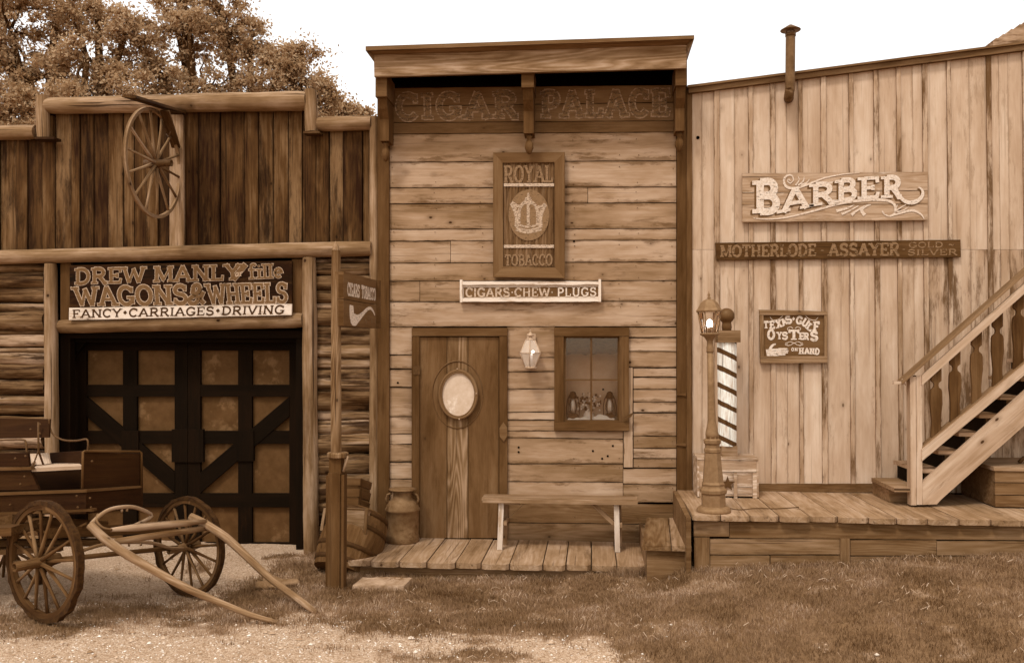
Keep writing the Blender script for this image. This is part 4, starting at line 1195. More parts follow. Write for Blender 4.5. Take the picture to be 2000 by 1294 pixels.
# signs on the cigar shop
rs = thing('royal_tobacco_sign', 'tall framed sign with a painted crown, high on the cigar shop', 'sign', F(1033, 420, 9.93))
m = MB()
a = [(963, 298), (1103, 297), (1103, 543), (963, 541)]; b = [(982, 318), (1083, 317), (1083, 522), (983, 520)]
for i in range(4):
    j = (i + 1) % 4
    q = [a[i], a[j], b[j], b[i]]
    m.hexa(F(*q[3], 9.915), F(*q[2], 9.915), F(*q[1], 9.9), F(*q[0], 9.9), (0, .07, 0), 'u')
m.build('frame', 'signbrown', rs)
m = MB(); NC = 16
for i in range(NC):
    x0, x1 = 982 + 101 * i / NC, 982 + 101 * (i + 1) / NC
    p = F(x0, 521, 9.95); q = F(x1, 521, 9.95); pt = F(x0, 317, 9.95); qt = F(x1, 317, 9.95)
    mid, midt = (p + q) / 2 - Vector((0, .013, 0)), (pt + qt) / 2 - Vector((0, .013, 0))
    V = [p, mid, q, pt, midt, qt]; m.add(V, [(0, 1, 4, 3), (1, 2, 5, 4)], [(v.z, v.x, 0) for v in V], False, .5)
bd = m.build('panel', 'corr', rs)
m = MB()
for y in (361, 481): m.pboard(984, y - 3, 1082, y + 3, 9.93, .004)
m.build('painted_rule', 'p_white2', bd)
pl = pplane((984, 324), (1080, 323), (1080, 356), (984, 357), 9.934)
m = MB(); text(m, 'ROYAL', pl, wt=.2, th=.001); m.build('lettering', 'p_royal', bd)
pl = pplane((986, 497), (1079, 496), (1079, 518), (986, 519), 9.934)
m = MB(); text(m, 'TOBACCO', pl, wt=.2, th=.001); m.build('lettering', 'p_royal', bd)
pl = pplane((984, 364), (1082, 364), (1082, 478), (984, 478), 9.934); pl.px = (984, 364, 1082, 478)
m = MB(); poly2(m, psub([(1033 + 40 * math.cos(R_(t)), 420 - 50 * math.sin(R_(t))) for t in range(0, 360, 12)], pl), pl, pl.n, 0, .001); m.build('disc', 'p_circle', bd)
m = MB()
def st(pts, w0, w1=None, smooth=True, mb=None):
    q = bez(pts, 14) if smooth else pts
    q = psub(q, pl); ribbon(mb or m, q, taper(len(q), w0, w1 or w0), pl, pl.n, .002 + nl(), .001)
st([(1008, 446), (1030, 452), (1057, 446)], .05); st([(1009, 438), (1030, 443), (1056, 438)], .025)
st([(1009, 444), (1010, 425), (1004, 405), (999, 396)], .05, .05); st([(1056, 444), (1055, 425), (1060, 408), (1065, 399)], .05, .05)
st([(999, 396), (1008, 401), (1016, 404)], .045, .03); st([(1066, 399), (1058, 404), (1050, 404)], .045, .03)
st([(1014, 440), (1014, 412), (1022, 397), (1032, 394), (1042, 397), (1050, 412), (1050, 440)], .036); st([(1032, 440), (1032, 396)], .035)
st([(1026, 388), (1038, 388)], .035, smooth=False); st([(1032, 394), (1032, 376)], .04, .02, False); st([(1025, 394), (1039, 394)], .06, smooth=False)
m.build('crown', 'p_crown', bd)
cp = thing('chew_sign', 'long narrow framed board lettered CHEW and PLUGS', 'sign', F(1035, 567, 9.95))
m = MB(); m.pboard(903, 555, 1170, 583, 9.96, .03); m.build('board', 'signwhite', cp)
m = MB(); m.hexa(F(906, 580, 9.955), F(1168, 578, 9.955), F(1168, 560, 9.955), F(906, 561, 9.955), (0, .01, 0)); m.build('painted_field', 'signbrown', cp)
m = MB(); m.pboard(903, 549, 1169, 556, 9.93, .06, jit=.004); m.pboard(903, 582, 1169, 589, 9.93, .06, jit=.004); m.pboard(898, 546, 903, 590, 9.925, .07, 'v', jit=.003); m.pboard(1169, 545, 1174, 589, 9.925, .07, 'v'); m.build('frame', 'signwhite', cp)
pl = pplane((909, 562), (1082, 562), (1082, 579), (909, 580), 9.954); m = MB(); text(m, 'CIGARS.CHEW.', pl, wt=.2, th=.001, serif=0); m.build('lettering', 'p_white2', cp)
pl = pplane((1088, 562), (1165, 561), (1165, 578), (1088, 579), 9.954); m = MB(); text(m, 'PLUGS', pl, wt=.17, th=.001, serif=0, track=.1); m.build('lettering', 'p_white', cp)
# oval mirror on the door
om = thing('oval_plaque', 'oval framed mirror hanging on the shop door', 'mirror', F(895, 770, 9.95))
def oval(rx_, ry_, y, k=48): return [F(895, 770, y) + Vector((rx_ * y / FPX * math.cos(6.2832 * i / k), 0, ry_ * y / FPX * math.sin(6.2832 * i / k))) for i in range(k)]
m = MB(); m.tube(oval(36.5, 46.5, 9.935), .019, 8, closed=True); m.tube(oval(33, 43, 9.925), .008, 6, closed=True); m.build('frame', 'rake', om)
m = MB(); m.prism(oval(36, 46, 9.94)[::-1][::-1], (0, .02, 0)); m.build('face', 'mirrorface', om)
m = MB()
for x, y in ((893, 720), (930, 768), (897, 818)): m.blob(F(x, y, 9.91), .009, 1, .1)
m.build('stud', 'brass', om)
# wall lantern
wl = thing('wall_lantern', 'lit hexagonal glass wall lantern between the shop door and window', 'lantern', F(1036, 720, 9.85))
c = F(1036, 720, 9.83); hh = 9.83 / FPX
def hexring(r, z, k=6): return [c + Vector((r * hh * math.cos(R_(60 * i + 30)), r * hh * math.sin(R_(60 * i + 30)), z * hh)) for i in range(k)]
lv = [hexring(12, 4), hexring(22.5, 31), hexring(10, 57)]
m = MB()
for i in range(6):
    j = (i + 1) % 6
    m.tube([lv[0][i], lv[1][i], lv[2][i]], .0055, 5)
    for L_ in lv: m.tube([L_[i], L_[j]], .0055, 5)
m.lathe(c, [(.02, -.005), (.07, .005), (.074, .018), (.06, .024)], 12); m.lathe(c + Vector((0, 0, 57 * hh)), [(.05, -.004), (.058, .008), (.02, .02), (.018, .035), (.045, .045), (.03, .062), (.008, .085), (.006, .095), (.012, .102), (.004, .115)], 12)
m.beam(c + Vector((0, .0, 10 * hh)), Vector((c.x, 9.99, c.z + 10 * hh)), (.02, 0, 0), (0, 0, .02)); m.beam(c + Vector((0, .0, 60 * hh)), Vector((c.x, 9.99, c.z + 60 * hh)), (.02, 0, 0), (0, 0, .02))
m.box(c.x - .05, c.x + .05, 9.955, 9.975, c.z + .0, c.z + .4)
m.build('frame', 'brass', wl)
m = MB()
for i in range(6):
    j = (i + 1) % 6
    for a_, b_ in ((0, 1), (1, 2)): m.add([lv[a_][i], lv[a_][j], lv[b_][j], lv[b_][i]], [(0, 1, 2, 3)], [(0, 0, 0)] * 4)
m.build('glazing', 'pale_sheen', wl)
m = MB(); m.blob(c + Vector((.03, -.03, 33 * hh)), .017, 2, .05); m.build('bulb', 'bulb', wl)
m = MB(); m.lathe(c + Vector((.01, 0, .02)), [(.018, 0), (.018, .15), (.01, .16)], 10); m.build('candle_tube', 'petal', wl)

# ================================================================ CIGAR PORCH, BENCH, CAN, STEP
pz = ZP
fr_x = [671, 723.6, 779, 833, 889, 939, 995, 1060, 1105, 1155, 1205, 1262]
pc = thing('low_porch', 'low plank porch along the foot of the cigar shop', 'porch', (-.5, 9.3, pz))
m = MB()
Yb = 9.985
for i in range(len(fr_x) - 1):
    xa, xb = F(fr_x[i], 1106, YPF).x, F(fr_x[i + 1], 1106, YPF).x
    g = .006; r = .035; yo = random.uniform(-.03, .03) + YPF
    th_ = .055
    z0 = pz + random.uniform(-.004, .004)
    pts = [(xa + g, Yb), (xa + g, yo + r), (xa + g + r, yo), (xb - g - r, yo), (xb - g, yo + r), (xb - g, Yb)]
    m.prism([Vector((x, y, z0)) for x, y in pts], (0, 0, -th_), (0, 1, 0))
m.build('deck_boards', 'deck', pc)
m = MB(); xa, xb = F(682, 1110, YPF + .12).x, F(1262, 1110, YPF + .12).x
m.box(xa, xb, YPF + .08, YPF + .13, -.15, pz - .057, jit=.006, seg=20); m.box(xa, xa + .05, YPF + .13, 9.98, -.15, pz - .057); m.build('skirt', 'skirt', pc)
# bench
bn = thing('plank_bench', 'low wooden plank bench with pale splayed legs on the porch', 'bench', (F(1090, 1070, 9.53).x, 9.6, pz))
zsb = F(1090, 973, 9.5).z
xa, xb = F(941, 968, 9.47).x, F(1246, 968, 9.47).x
m = MB(); m.box(xa, xb, 9.46, 9.74, zsb - .028, zsb, seg=30, jit=.002); m.box(xa + .01, xb - .005, 9.452, 9.472, zsb - .05, zsb - .012); m.build('seat', 'deck', bn)
for x_, dx in ((979, -.015), (1204, .01)):
    xl = F(x_, 1000, 9.5).x
    for k, (y0, y1) in enumerate(((9.52, 9.49), (9.68, 9.74))):
        m = MB(); m.beam((xl + dx + k * .03, y1, pz), (xl + k * .03, y0, zsb - .052), (.055, 0, 0), (0, .04, 0), 8, .002); m.build('leg', 'signwhite' if k == 0 else 'deck', bn)
    s = 1 if x_ < 1000 else -1
    m = MB(); m.beam((xl + s * .03, 9.56, zsb - .27), (xl + s * .27, 9.56, zsb - .05), (0, .03, 0), (.03, 0, .03)); m.build('brace', 'log', bn)
    m = MB(); m.box(xl - .03 , xl + .06, 9.5, 9.72, zsb - .3, zsb - .25); m.build('stretcher', 'deck', bn); m = MB(); m.box(xl - .02, xl + .12 * s + .08, 9.5, 9.72, zsb - .075, zsb - .052); m.build('crosspiece', 'deck', bn)
# milk can
cx = F(786, 1060, 9.78); k = 9.78 / FPX
mc = thing('milk_can', 'rusty old milk can standing left of the shop door', 'milk can', (cx.x, 9.78, pz))
c = Vector(mc.location); Rr_ = 33 * k
m = MB(); m.lathe(c, [(Rr_ * .97, 0), (Rr_, .01), (Rr_, 12 * k), (Rr_ * .97, 14 * k), (Rr_ * .97, 60 * k), (Rr_ * 1.04, 62 * k), (Rr_ * 1.04, 65 * k), (Rr_ * .97, 68 * k), (Rr_ * .94, 72 * k), (Rr_ * .8, 80 * k), (Rr_ * .58, 84 * k), (Rr_ * .55, 96 * k), (Rr_ * .62, 99 * k), (Rr_ * .5, 99.5 * k)], 40); m.build('body', 'can', mc)
m = MB(); m.lathe(c, [(Rr_ * .55, 99 * k), (Rr_ * .8, 101 * k), (Rr_ * .82, 104 * k), (Rr_ * .55, 105 * k), (.01, 104 * k)], 30); m.build('lid', 'can', mc)
for s in (-1, 1):
    m = MB(); m.tube([c + Vector((s * Rr_ * .62, -.01, 96 * k)), c + Vector((s * Rr_ * .9, -.02, 92 * k)), c + Vector((s * Rr_ * .98, -.02, 84 * k)), c + Vector((s * Rr_ * .85, -.02, 74 * k))], .013, 8); m.build('handle', 'can', mc)
# step between the porches
sb = thing('step_box', 'wooden box step between the low porch and the barber deck', 'step', (F(1300, 1100, 8.55).x, 8.9, .05))
ys = 8.52; zst = F(1300, 1065, ys).z
m = MB(); xa, xm, xb = F(1254, 1065, ys).x, F(1311, 1065, ys).x, F(1351, 1065, ys).x
for a, b, o1, o2 in ((xa, xm - .004, .13, .1), (xm + .004, xb, .1, .06)): m.hexa((a, ys, zst), (b, ys, zst), (b + o2, 9.97, zst), (a + o1, 9.97, zst), (0, 0, -.05), 'v', 10, .003)
m.build('tread', 'crate', sb)
m = MB(); m.box(F(1264, 1080, ys).x, xb, ys + .05, ys + .09, -.1, zst - .052, seg=6, jit=.005); m.box(F(1264, 1080, ys).x, F(1264, 1080, ys).x + .04, ys + .09, 9.9, -.1, zst - .052); m.build('riser', 'skirt', sb)

# ================================================================ BARBER SHOP (right)
YB = 9.97
bs = thing('barber_shop', 'pale board and batten barber shop with a sloping roof edge, right of the cigar shop', 'building', (3.2, 10.6, ZD))
def rk(x): return 175 + (91 - 175) * (x - 1345) / (655)      # roof edge in the photo
seams = [1342, 1371, 1400, 1434, 1466, 1509, 1536, 1563, 1608, 1662, 1711, 1755, 1782, 1806, 1853, 1892, 1931, 1950, 1968, 2002, 2045, 2100, 2160, 2230, 2310, 2400]
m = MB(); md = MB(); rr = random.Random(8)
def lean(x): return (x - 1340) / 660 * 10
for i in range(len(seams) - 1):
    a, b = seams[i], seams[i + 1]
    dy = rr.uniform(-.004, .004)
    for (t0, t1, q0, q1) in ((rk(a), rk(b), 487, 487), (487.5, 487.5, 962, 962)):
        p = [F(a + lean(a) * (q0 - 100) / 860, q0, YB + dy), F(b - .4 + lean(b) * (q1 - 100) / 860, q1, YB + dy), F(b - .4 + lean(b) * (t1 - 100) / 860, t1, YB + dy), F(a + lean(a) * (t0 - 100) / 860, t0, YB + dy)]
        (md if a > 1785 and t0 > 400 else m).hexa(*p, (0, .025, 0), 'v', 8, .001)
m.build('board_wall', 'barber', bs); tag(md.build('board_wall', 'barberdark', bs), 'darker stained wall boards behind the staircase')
m = MB(); xe = F(2400, 500, YB).x
m.hexa(F(1340, 965, YB + .04), F(2400, 965, YB + .04), F(2400, rk(2400) + 6, YB + .04), F(1340, 178, YB + .04), (0, .03, 0)); m.build('backing', 'shadowgap', bs)
m = MB(); wd = {1400: 11, 1466: 9, 1509: 10, 1563: 8, 1608: 11, 1662: 9, 1711: 10, 1755: 9, 1806: 10, 1853: 8, 1931: 10, 2002: 11, 2100: 10, 2230: 10, 2310: 9}
for x, w_ in wd.items():
    a, b = x - w_ / 2, x + w_ / 2; l = lean(x)
    m.hexa(F(a + l, 945 if x < 1735 else 962, YB - .02), F(b + l, 945 if x < 1735 else 962, YB - .02), F(b, rk(b) + 6, YB - .02), F(a, rk(a) + 6, YB - .02), (0, .02, 0), 'v', 26, .004)
m.build('battens', 'batten', bs)
m = MB(); m.pboard(1341, 180, 1352, 962, YB - .03, .03, 'v', jit=.004); m.build('dark_gap_strip', 'baluster', bs)  # dark strip painted in place of the dark gap between the two shops
m = MB(); m.hexa(F(1345, 182, YB - .06), F(2400, rk(2400) + 7, YB - .06), F(2400, rk(2400) - 8, YB - .06), F(1345, 168, YB - .06), (0, .12, 0), 'u', 40, .003)
m.hexa(F(1343, 171, YB - .09), F(2400, rk(2400) - 7, YB - .09), F(2400, rk(2400) - 10.5, YB - .09), F(1343, 166.5, YB - .09), (0, .2, 0), 'u', 30, .002); m.build('rake_board', 'rake', bs)
m = MB(); m.pboard(1478, 944, 1732, 961, YB - .025, .02, jit=.002); m.build('baseboard', 'skirt', bs)
m = MB()
a, b = F(1345, 172, YB + .07), F(2400, rk(2400), YB + .07)
m.hexa(a, b, b + Vector((0, 5, 0)), a + Vector((0, 5, 0)), (0, 0, -.08)); m.hexa((a.x, 15, .2), (b.x, 15, .2), (b.x, 15, b.z - .1), (a.x, 15, a.z - .1), (0, .05, 0))
m.hexa((b.x - .05, 15, .2), (b.x - .05, 10.05, .2), (b.x - .05, 10.05, b.z - .1), (b.x - .05, 15, b.z - .1), (.05, 0, 0)); m.hexa((a.x, 15, .2), (a.x, 10.05, .2), (a.x, 10.05, a.z - .1), (a.x, 15, a.z - .1), (.05, 0, 0)); m.build('shell', 'barber', bs)
m = MB(); c = F(1363, 269, YB); m.lathe(c, [(.02, 0), (.02, .008)], 8, (0, -1, 0)); m.build('knot_hole', 'dark', bs)
# stovepipe
sp = MB(); yp = YB - .16
pts = [F(1541, 192, YB), F(1540, 193, YB - .08), F(1540.5, 190, YB - .15), F(1542, 178, yp - .03), F(1543, 165, yp - .03), F(1544, 66, yp - .03)]
r_ = 9 * 9.8 / FPX
sp.tube(bez([tuple(p) for p in pts], 25), r_, 16); pipe = sp.build('stovepipe', 'pipe', bs)
m = MB(); c = F(1544, 66, yp - .03); kk = 9.8 / FPX
for t in range(3):
    a = t * 2.1 + .4; m.tube([c + Vector((math.cos(a) * r_ * .9, math.sin(a) * r_ * .9, -.01)), c + Vector((math.cos(a) * r_ * .9, math.sin(a) * r_ * .9, .05))], .006, 5)
m.lathe(c, [(19 * kk, .035), (19 * kk, .04), (3 * kk, .04 + 10 * kk), (.001, .04 + 10.5 * kk)], 20); m.lathe(c, [(r_ * 1.12, -.03), (r_ * 1.12, 0)], 16); m.build('rain_cap', 'pipe', pipe)
# far shingled roof
fr = thing('far_roof', 'distant shingled roof corner with ragged edge above the barber shop', 'building', P(2080, 80, 15))
m = MB()
rf = [(1938, 80), (1946, 74), (1950, 75), (1960, 66), (1964, 68), (1976, 56), (1979, 58), (1992, 47), (1996, 49), (2010, 36), (2040, 12), (2120, -40), (2260, 60), (2300, 130), (1945, 130), (1940, 84)]
m.prism([P(x, y, 15) for x, y in rf][::-1], (0, .5, 0)); m.build('shingles', 'batten', fr)
m = MB(); a = P(1990, 110, 15.1); m.box(a.x, a.x + 3, a.y + .1, a.y + 3, .2, a.z); m.build('wall', 'barber', fr)

# deck
dk = thing('barber_deck', 'raised plank deck with boarded skirt in front of the barber shop', 'porch', (F(1600, 1010, YD).x, 9, ZD))
m = MB(); xs = [1352, 1408, 1465, 1523, 1583, 1638, 1698, 1753, 1813, 1875, 1937, 1998, 2060, 2125, 2190, 2260, 2330]
for i in range(len(xs) - 1):
    xa, xb = F(xs[i], 1014, YD).x, F(xs[i + 1], 1014, YD).x
    g = .004; r = .03; yo = YD + random.uniform(-.02, .02); z0 = ZD + random.uniform(-.003, .003)
    m.prism([Vector((x, y, z0)) for x, y in [(xa + g, YB - .03), (xa + g, yo + r), (xa + g + r, yo), (xb - g - r, yo), (xb - g, yo + r), (xb - g, YB - .03)]], (0, 0, -.05), (0, 1, 0))
m.build('deck_boards', 'deck', dk)
m = MB()
xl = F(1354, 1040, YD + .06).x
m.hexa((xl - .075, YD - .02, ZD - .02), (xl - .03, YD - .02, ZD - .02), (xl - .0, 9.9, ZD - .0), (xl - .06, 9.9, ZD), (0, 0, -.62), 'u', 8, .002); m.build('side_board', 'skirt', dk)
m = MB(); YS2 = YD + .06
def sk(x0, x1, y0, y1, Y=YS2, al=None, dyr=0): m.pboard(x0, y0, x1, y1, Y, .035, al, jit=.003, dy=dyr)
sk(1355, 1424, 1017, 1047); sk(1425, 2000, 1017, 1050, dyr=4); sk(2001, 2350, 1020, 1054, dyr=3)
sk(1387, 1640, 1052, 1082); sk(1661, 1829, 1054, 1084); sk(1830, 2350, 1056, 1084)
sk(1387, 1503, 1084, 1150); sk(1505, 1640, 1084, 1150); sk(1661, 2350, 1086, 1150)
sk(1356, 1386, 1049, 1160, YS2 - .012, 'v'); sk(1641, 1660, 1051, 1160, YS2 - .012, 'v'); m.build('skirt', 'skirt', dk)
m = MB(); m.pboard(1356, 1018, 2350, 1160, YS2 + .05, .03); m.build('backing', 'shadowgap', dk)
# stairs
stt = thing('outside_stairs', 'pale wooden staircase climbing to the right across the barber shop front', 'stairs', (F(1790, 985, 9.1).x, 9.5, ZD))
YN = 9.08
m = MB(); m.pboard(1777, 735, 1789, 986, YN - .0, .1, 'v', jit=.002, x0b=1779, x1b=1790); m.pboard(1789.5, 733, 1801, 985, YN + .004, .1, 'v', jit=.002, x0b=1790.5, x1b=1802); m.build('newel_post', 'pale', stt)
def inc(x, y0, k): return y0 + (x - 1800) * k
def sl(x0, x1, ya0, ya1, yb0, yb1, Y, t, mat, name, seg=30, par=stt, jit=.002):
    m = MB(); m.hexa(F(x0, yb0, Y), F(x1, yb1, Y), F(x1, ya1, Y), F(x0, ya0, Y), (0, t, 0), 'u', seg, jit); return m.build(name, mat, par)
XR = 2240; dx = XR - 2000
m = MB()
pts = [(1801, 943), (2000, 766), (XR, 766 - dx * .885), (XR, 831 - dx * .865), (2000, 831), (1838, 975), (1830, 984), (1803, 985)]
m.prism([F(x, y, YN + .005) for x, y in pts][::-1], (0, .06, 0), (F(2000, 766, YN) - F(1801, 943, YN))); m.build('stringer', 'stringer', stt)
m = MB()
m.prism([F(x, y, YB - .08) for x, y in [(1775, 905), (2000, 735), (XR, 560), (XR, 640), (2000, 800), (1800, 962), (1775, 962)]][::-1], (0, .05, 0), (1, 0, .8)); m.build('stringer', 'skirt', stt)
sl(1801, XR, 733, 554 - dx * .895, 752, 574 - dx * .895, YN - .02, .04, 'pale', 'rail')
sl(1762, XR, 743, 533 - dx * .9, 751, 541 - dx * .9, YN - .04, .14, 'rail', 'handrail')
sl(1801, XR, 877, 712 - dx * .83, 900, 731 - dx * .83, YN - .02, .04, 'pale', 'rail')
sl(1801, XR, 872, 707 - dx * .83, 877, 712 - dx * .83, YN - .0, .09, 'rail', 'shoe_rail')
m = MB(); m.box(F(1745, 747, YN).x, F(1765, 747, YN).x, YN - .02, YN + .03, F(1745, 750, YN).z, F(1745, 744, YN).z); m.tube([F(1762, 740, YN), F(1770, 752, YN)], .008, 6); m.build('rail_end', 'pale', stt)
prof = [(0, .42), (.12, .42), (.18, .42), (.21, .2), (.24, .16), (.27, .2), (.30, .42), (.34, .48), (.5, .5), (.62, .42), (.74, .36), (.88, .40), (1, .44)]
for bx in (1829, 1866, 1908, 1949, 1990, 2034, 2080):
    yt = 731 + 12 - (bx - 1801) * .895; yb = 882 - (bx - 1801) * .83
    m = MB(); h = yb - yt; W2 = 24
    L_ = [(bx - W2 * k, yt + h * t) for t, k in prof]; R2 = [(bx + W2 * k, yt + h * t) for t, k in prof]
    # slanted ends follow the rails
    L_[0] = (L_[0][0], L_[0][1] + 8); R2[0] = (R2[0][0], R2[0][1] - 8); L_[-1] = (L_[-1][0], L_[-1][1] + 8); R2[-1] = (R2[-1][0], R2[-1][1] - 8)
    m.prism([F(x, y, YN + .03) for x, y in L_ + R2[::-1]], (0, .03, 0), (0, 0, 1)); m.build('baluster', 'baluster', stt)
zc = ZD; xt = F(1743, 925, 9.2).x
a0 = F(1801, 943, YN); a1 = F(2000, 766, YN); slope = (a1.z - a0.z) / (a1.x - a0.x)
rise = .185; run = rise / slope
m0 = F(1775, 930, 9.12)
for i in range(9):
    z0 = zc + rise * (i + 1); x0 = F(1743, 925, 9.15).x + run * i + (.0 if i == 0 else .05)
    m = MB(); m.hexa((x0, YN + .07 if i else YN + .02, z0 - .04), (x0 + run + .07, YN + .07 if i else YN + .02, z0 - .04), (x0 + run + .07, YN + .07 if i else YN + .02, z0), (x0, YN + .07 if i else YN + .02, z0), (0, YB - .1 - YN - .07, 0)); m.build('tread', 'deck' if i else 'log', stt)
m = MB(); x0 = F(1748, 940, 9.15).x; m.box(x0, x0 + .3, YN + .25, YB - .1, ZD + .0, ZD + rise - .045); m.build('step_block', 'skirt', stt)
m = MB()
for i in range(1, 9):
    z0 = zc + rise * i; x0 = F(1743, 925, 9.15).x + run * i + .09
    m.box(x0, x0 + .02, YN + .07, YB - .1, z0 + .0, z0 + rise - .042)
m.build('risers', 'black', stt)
ub = thing('under_stair_box', 'low planked wooden box standing under the staircase', 'box', (F(2000, 985, 9.1).x, 9.4, ZD))
xa = F(1944, 985, 9.1).x; zt_ = F(1944, 911, 9.1).z
m = MB(); xb = xa + 1.3
h3 = (zt_ - .04 - ZD) / 3
for i in range(3): m.box(xa, xb, 9.1, 9.14, ZD + .01 + h3 * i, ZD + .004 + h3 * (i + 1), seg=10, jit=.003)
m.box(xa + .001, xa + .04, 9.14, 9.9, ZD + .01, zt_ - .04); m.build('sides', 'skirt', ub)
m = MB(); m.box(xa - .015, xb, 9.085, 9.92, zt_ - .038, zt_, seg=10, jit=.002); m.build('lid', 'deck', ub)
m = MB(); xa = F(1990, 900, 9.4).x; m.tube([(xa, 9.4, zt_ + .01), (xa + .05, 9.4, zt_ + .06), (xa + .12, 9.42, zt_ + .04), (xa + .2, 9.4, zt_ + .02)], .02, 8)
one('iron_tool', m, 'iron', 'dark iron scrap lying on the box beneath the stairs', 'iron scrap', (xa, 9.4, zt_))
# lamp post
Y0 = F(1394, 1003, 8.55).y
dl = 8.68
lb = G(1394, 999, ZD); dl = (RM.transposed() @ (lb - CAM)).z * -1
kk = dl / FPX
lp = thing('lamp_post', 'brown fluted lamp post with a lit lantern on the barber deck', 'street lamp', lb)
top = P(1387, 1001, dl); ln = Vector((top.x - lb.x, 0, 430 * kk)).normalized()
def py2h(y): return (1001 - y) * kk
def L8(prof, n=8, mb=None, mat='lampmetal', name='base', par=lp, rot=math.pi / 8, smooth=False):
    mm = MB(); mm.lathe(lb, [(r * kk, py2h(y)) for r, y in prof], n, ln, smooth, rot); return mm.build(name, mat, par)
L8([(33, 1002), (33, 996), (31, 992), (26, 989)], 24, name='foot', smooth=True)
L8([(24, 992), (23.5, 966), (26.5, 963), (27, 957), (23, 953), (22, 950), (23, 946), (20.5, 942), (15.5, 884)], 8, name='pedestal')
L8([(15.5, 886), (17, 884), (17, 879), (14.5, 876), (14.5, 870), (17, 867), (17.5, 861), (13, 858), (13, 853)], 8, name='collar')
L8([(12.5, 858), (13, 850), (11.5, 842), (9, 830), (8, 822), (6.8, 760), (6.3, 686)], 20, name='pole', smooth=True)
L8([(7, 690), (7.6, 688), (7, 684), (7.4, 680), (6.3, 676), (6, 668), (7, 666), (11, 660), (19, 655), (19, 652)], 20, name='cup', smooth=True)
lt = L8([(16, 654), (15.5, 652)], 6, name='lantern', rot=0)
m = MB(); hexp = lambda r, y: [lb + ln * py2h(y) + Vector((r * kk * math.cos(R_(60 * i)), r * kk * math.sin(R_(60 * i)), 0)) for i in range(6)]
A_, B_ = hexp(15, 653), hexp(22, 611)
for i in range(6): m.tube([A_[i], B_[i]], .007, 6)
m.build('bars', 'lampmetal', lt)
m = MB()
for i in range(6):
    j = (i + 1) % 6; m.add([A_[i], A_[j], B_[j], B_[i]], [(0, 1, 2, 3)], [(0, 0, 0)] * 4)
m.build('glazing', 'lampglass', lt)
m = MB(); m.lathe(lb, [(25 * kk, py2h(611)), (26 * kk, py2h(608)), (22 * kk, py2h(603)), (17 * kk, py2h(593)), (10 * kk, py2h(587)), (4 * kk, py2h(585))], 6, ln, False)
m.lathe(lb, [(3 * kk, py2h(586)), (3.5 * kk, py2h(583)), (2 * kk, py2h(580)), (3 * kk, py2h(577)), (1.2 * kk, py2h(574)), (.4 * kk, py2h(569))], 10, ln); m.build('roof', 'lampmetal', lt)
m = MB(); m.blob(lb + ln * py2h(634) + Vector((0, 0, 0)), .03, 2, .05, (1, 1, 1.5)); m.build('bulb', 'bulb', lt)
m = MB(); m.lathe(lb + ln * py2h(652), [(.02, 0), (.02, .06)], 10); m.build('bulb_holder', 'lampmetal', lt)
m = MB(); z = ZD + .008
cp_ = bez([tuple(P(1418, 1000, 8.62))[:2] + (z,), G(1445, 995, z)[:], G(1480, 992, z)[:], G(1515, 993, z)[:], G(1560, 990, z)[:]], 20)
cp_ = [tuple((x, y, z + .002)) for x, y, _ in cp_]
m.tube(cp_, .0045, 5); one('extension_cord', m, 'cord', 'thin dark cord running over the deck from the lamp post foot', 'cord', cp_[0])
# barber pole on its crate
dc = 9.28; kc = dc / FPX
bc = thing('star_crate', 'whitewashed crate with a dark star on its front, under the barber pole', 'crate', (P(1420, 978, dc).x, P(1420, 978, dc).y, ZD))
p0 = P(1366, 978, dc); p1 = P(1476, 978, dc); yc = p0.y; z1 = ZD + (978 - 899) * kc
m = MB()
hh3 = (z1 - .03 - ZD)
m.box(p0.x, p1.x, yc, yc + .02, ZD + .02, ZD + hh3 * .28, seg=8, jit=.002); m.box(p0.x, p1.x, yc + .012, yc + .03, ZD + hh3 * .29, ZD + hh3 * .68, seg=8, jit=.002); m.box(p0.x, p1.x, yc - .002, yc + .02, ZD + hh3 * .69, ZD + hh3, seg=8, jit=.002)
for x0, x1 in ((0, .07), (.6, .66), (.93, 1)): m.box(p0.x + (p1.x - p0.x) * x0, p0.x + (p1.x - p0.x) * x1, yc - .016, yc - .004, ZD + .0, ZD + hh3 * .68)
m.box(p0.x - .02, p0.x - .001, yc - .004, yc + .38, ZD + .01, ZD + hh3); m.box(p1.x + .001, p1.x + .02, yc - .004, yc + .38, ZD + .01, ZD + hh3); m.box(p0.x, p1.x, yc + .36, yc + .38, ZD + .01, ZD + hh3)
m.build('sides', 'whitecrate', bc)
m = MB(); m.box(p0.x - .02, p1.x + .02, yc - .01, yc + .39, z1 - .028, z1 - .003, seg=8, jit=.002); m.build('lid', 'whitecrate', bc)
m = MB(); cs = P(1421, 944, dc - .03); pts = []
for i in range(10):
    r = (15 if i % 2 == 0 else 6) * kc; a = R_(90 + 36 * i); pts.append(Vector((cs.x + r * math.cos(a), yc - .02, cs.z + r * math.sin(a))))
m.prism(pts, (0, .012, 0)); m.build('star', 'iron', bc)
pb = P(1421, 899, dc + .15); pb.z = z1 - .003; kb = (dc + .15) / FPX
bp = thing('barber_pole', 'striped wooden barber pole with a dark ball on top', 'barber pole', pb)
def bh(y): return (899 - y) * kb
m = MB(); m.box(pb.x - 13 * kb, pb.x + 17 * kb, pb.y - .08, pb.y + .08, pb.z, pb.z + bh(879)); m.build('base_block', 'log', bp)
m = MB(); m.box(pb.x - 20 * kb, pb.x + 23 * kb, pb.y - .12, pb.y + .12, pb.z + bh(678), pb.z + bh(655), seg=6, jit=.003); m.build('cap_block', 'log', bp)
m = MB(); m.lathe(pb, [(17.5 * kb, bh(879.5)), (19 * kb, bh(678.5))], 14, (0, 0, 1), False); m.build('striped_shaft', 'stripe', bp)
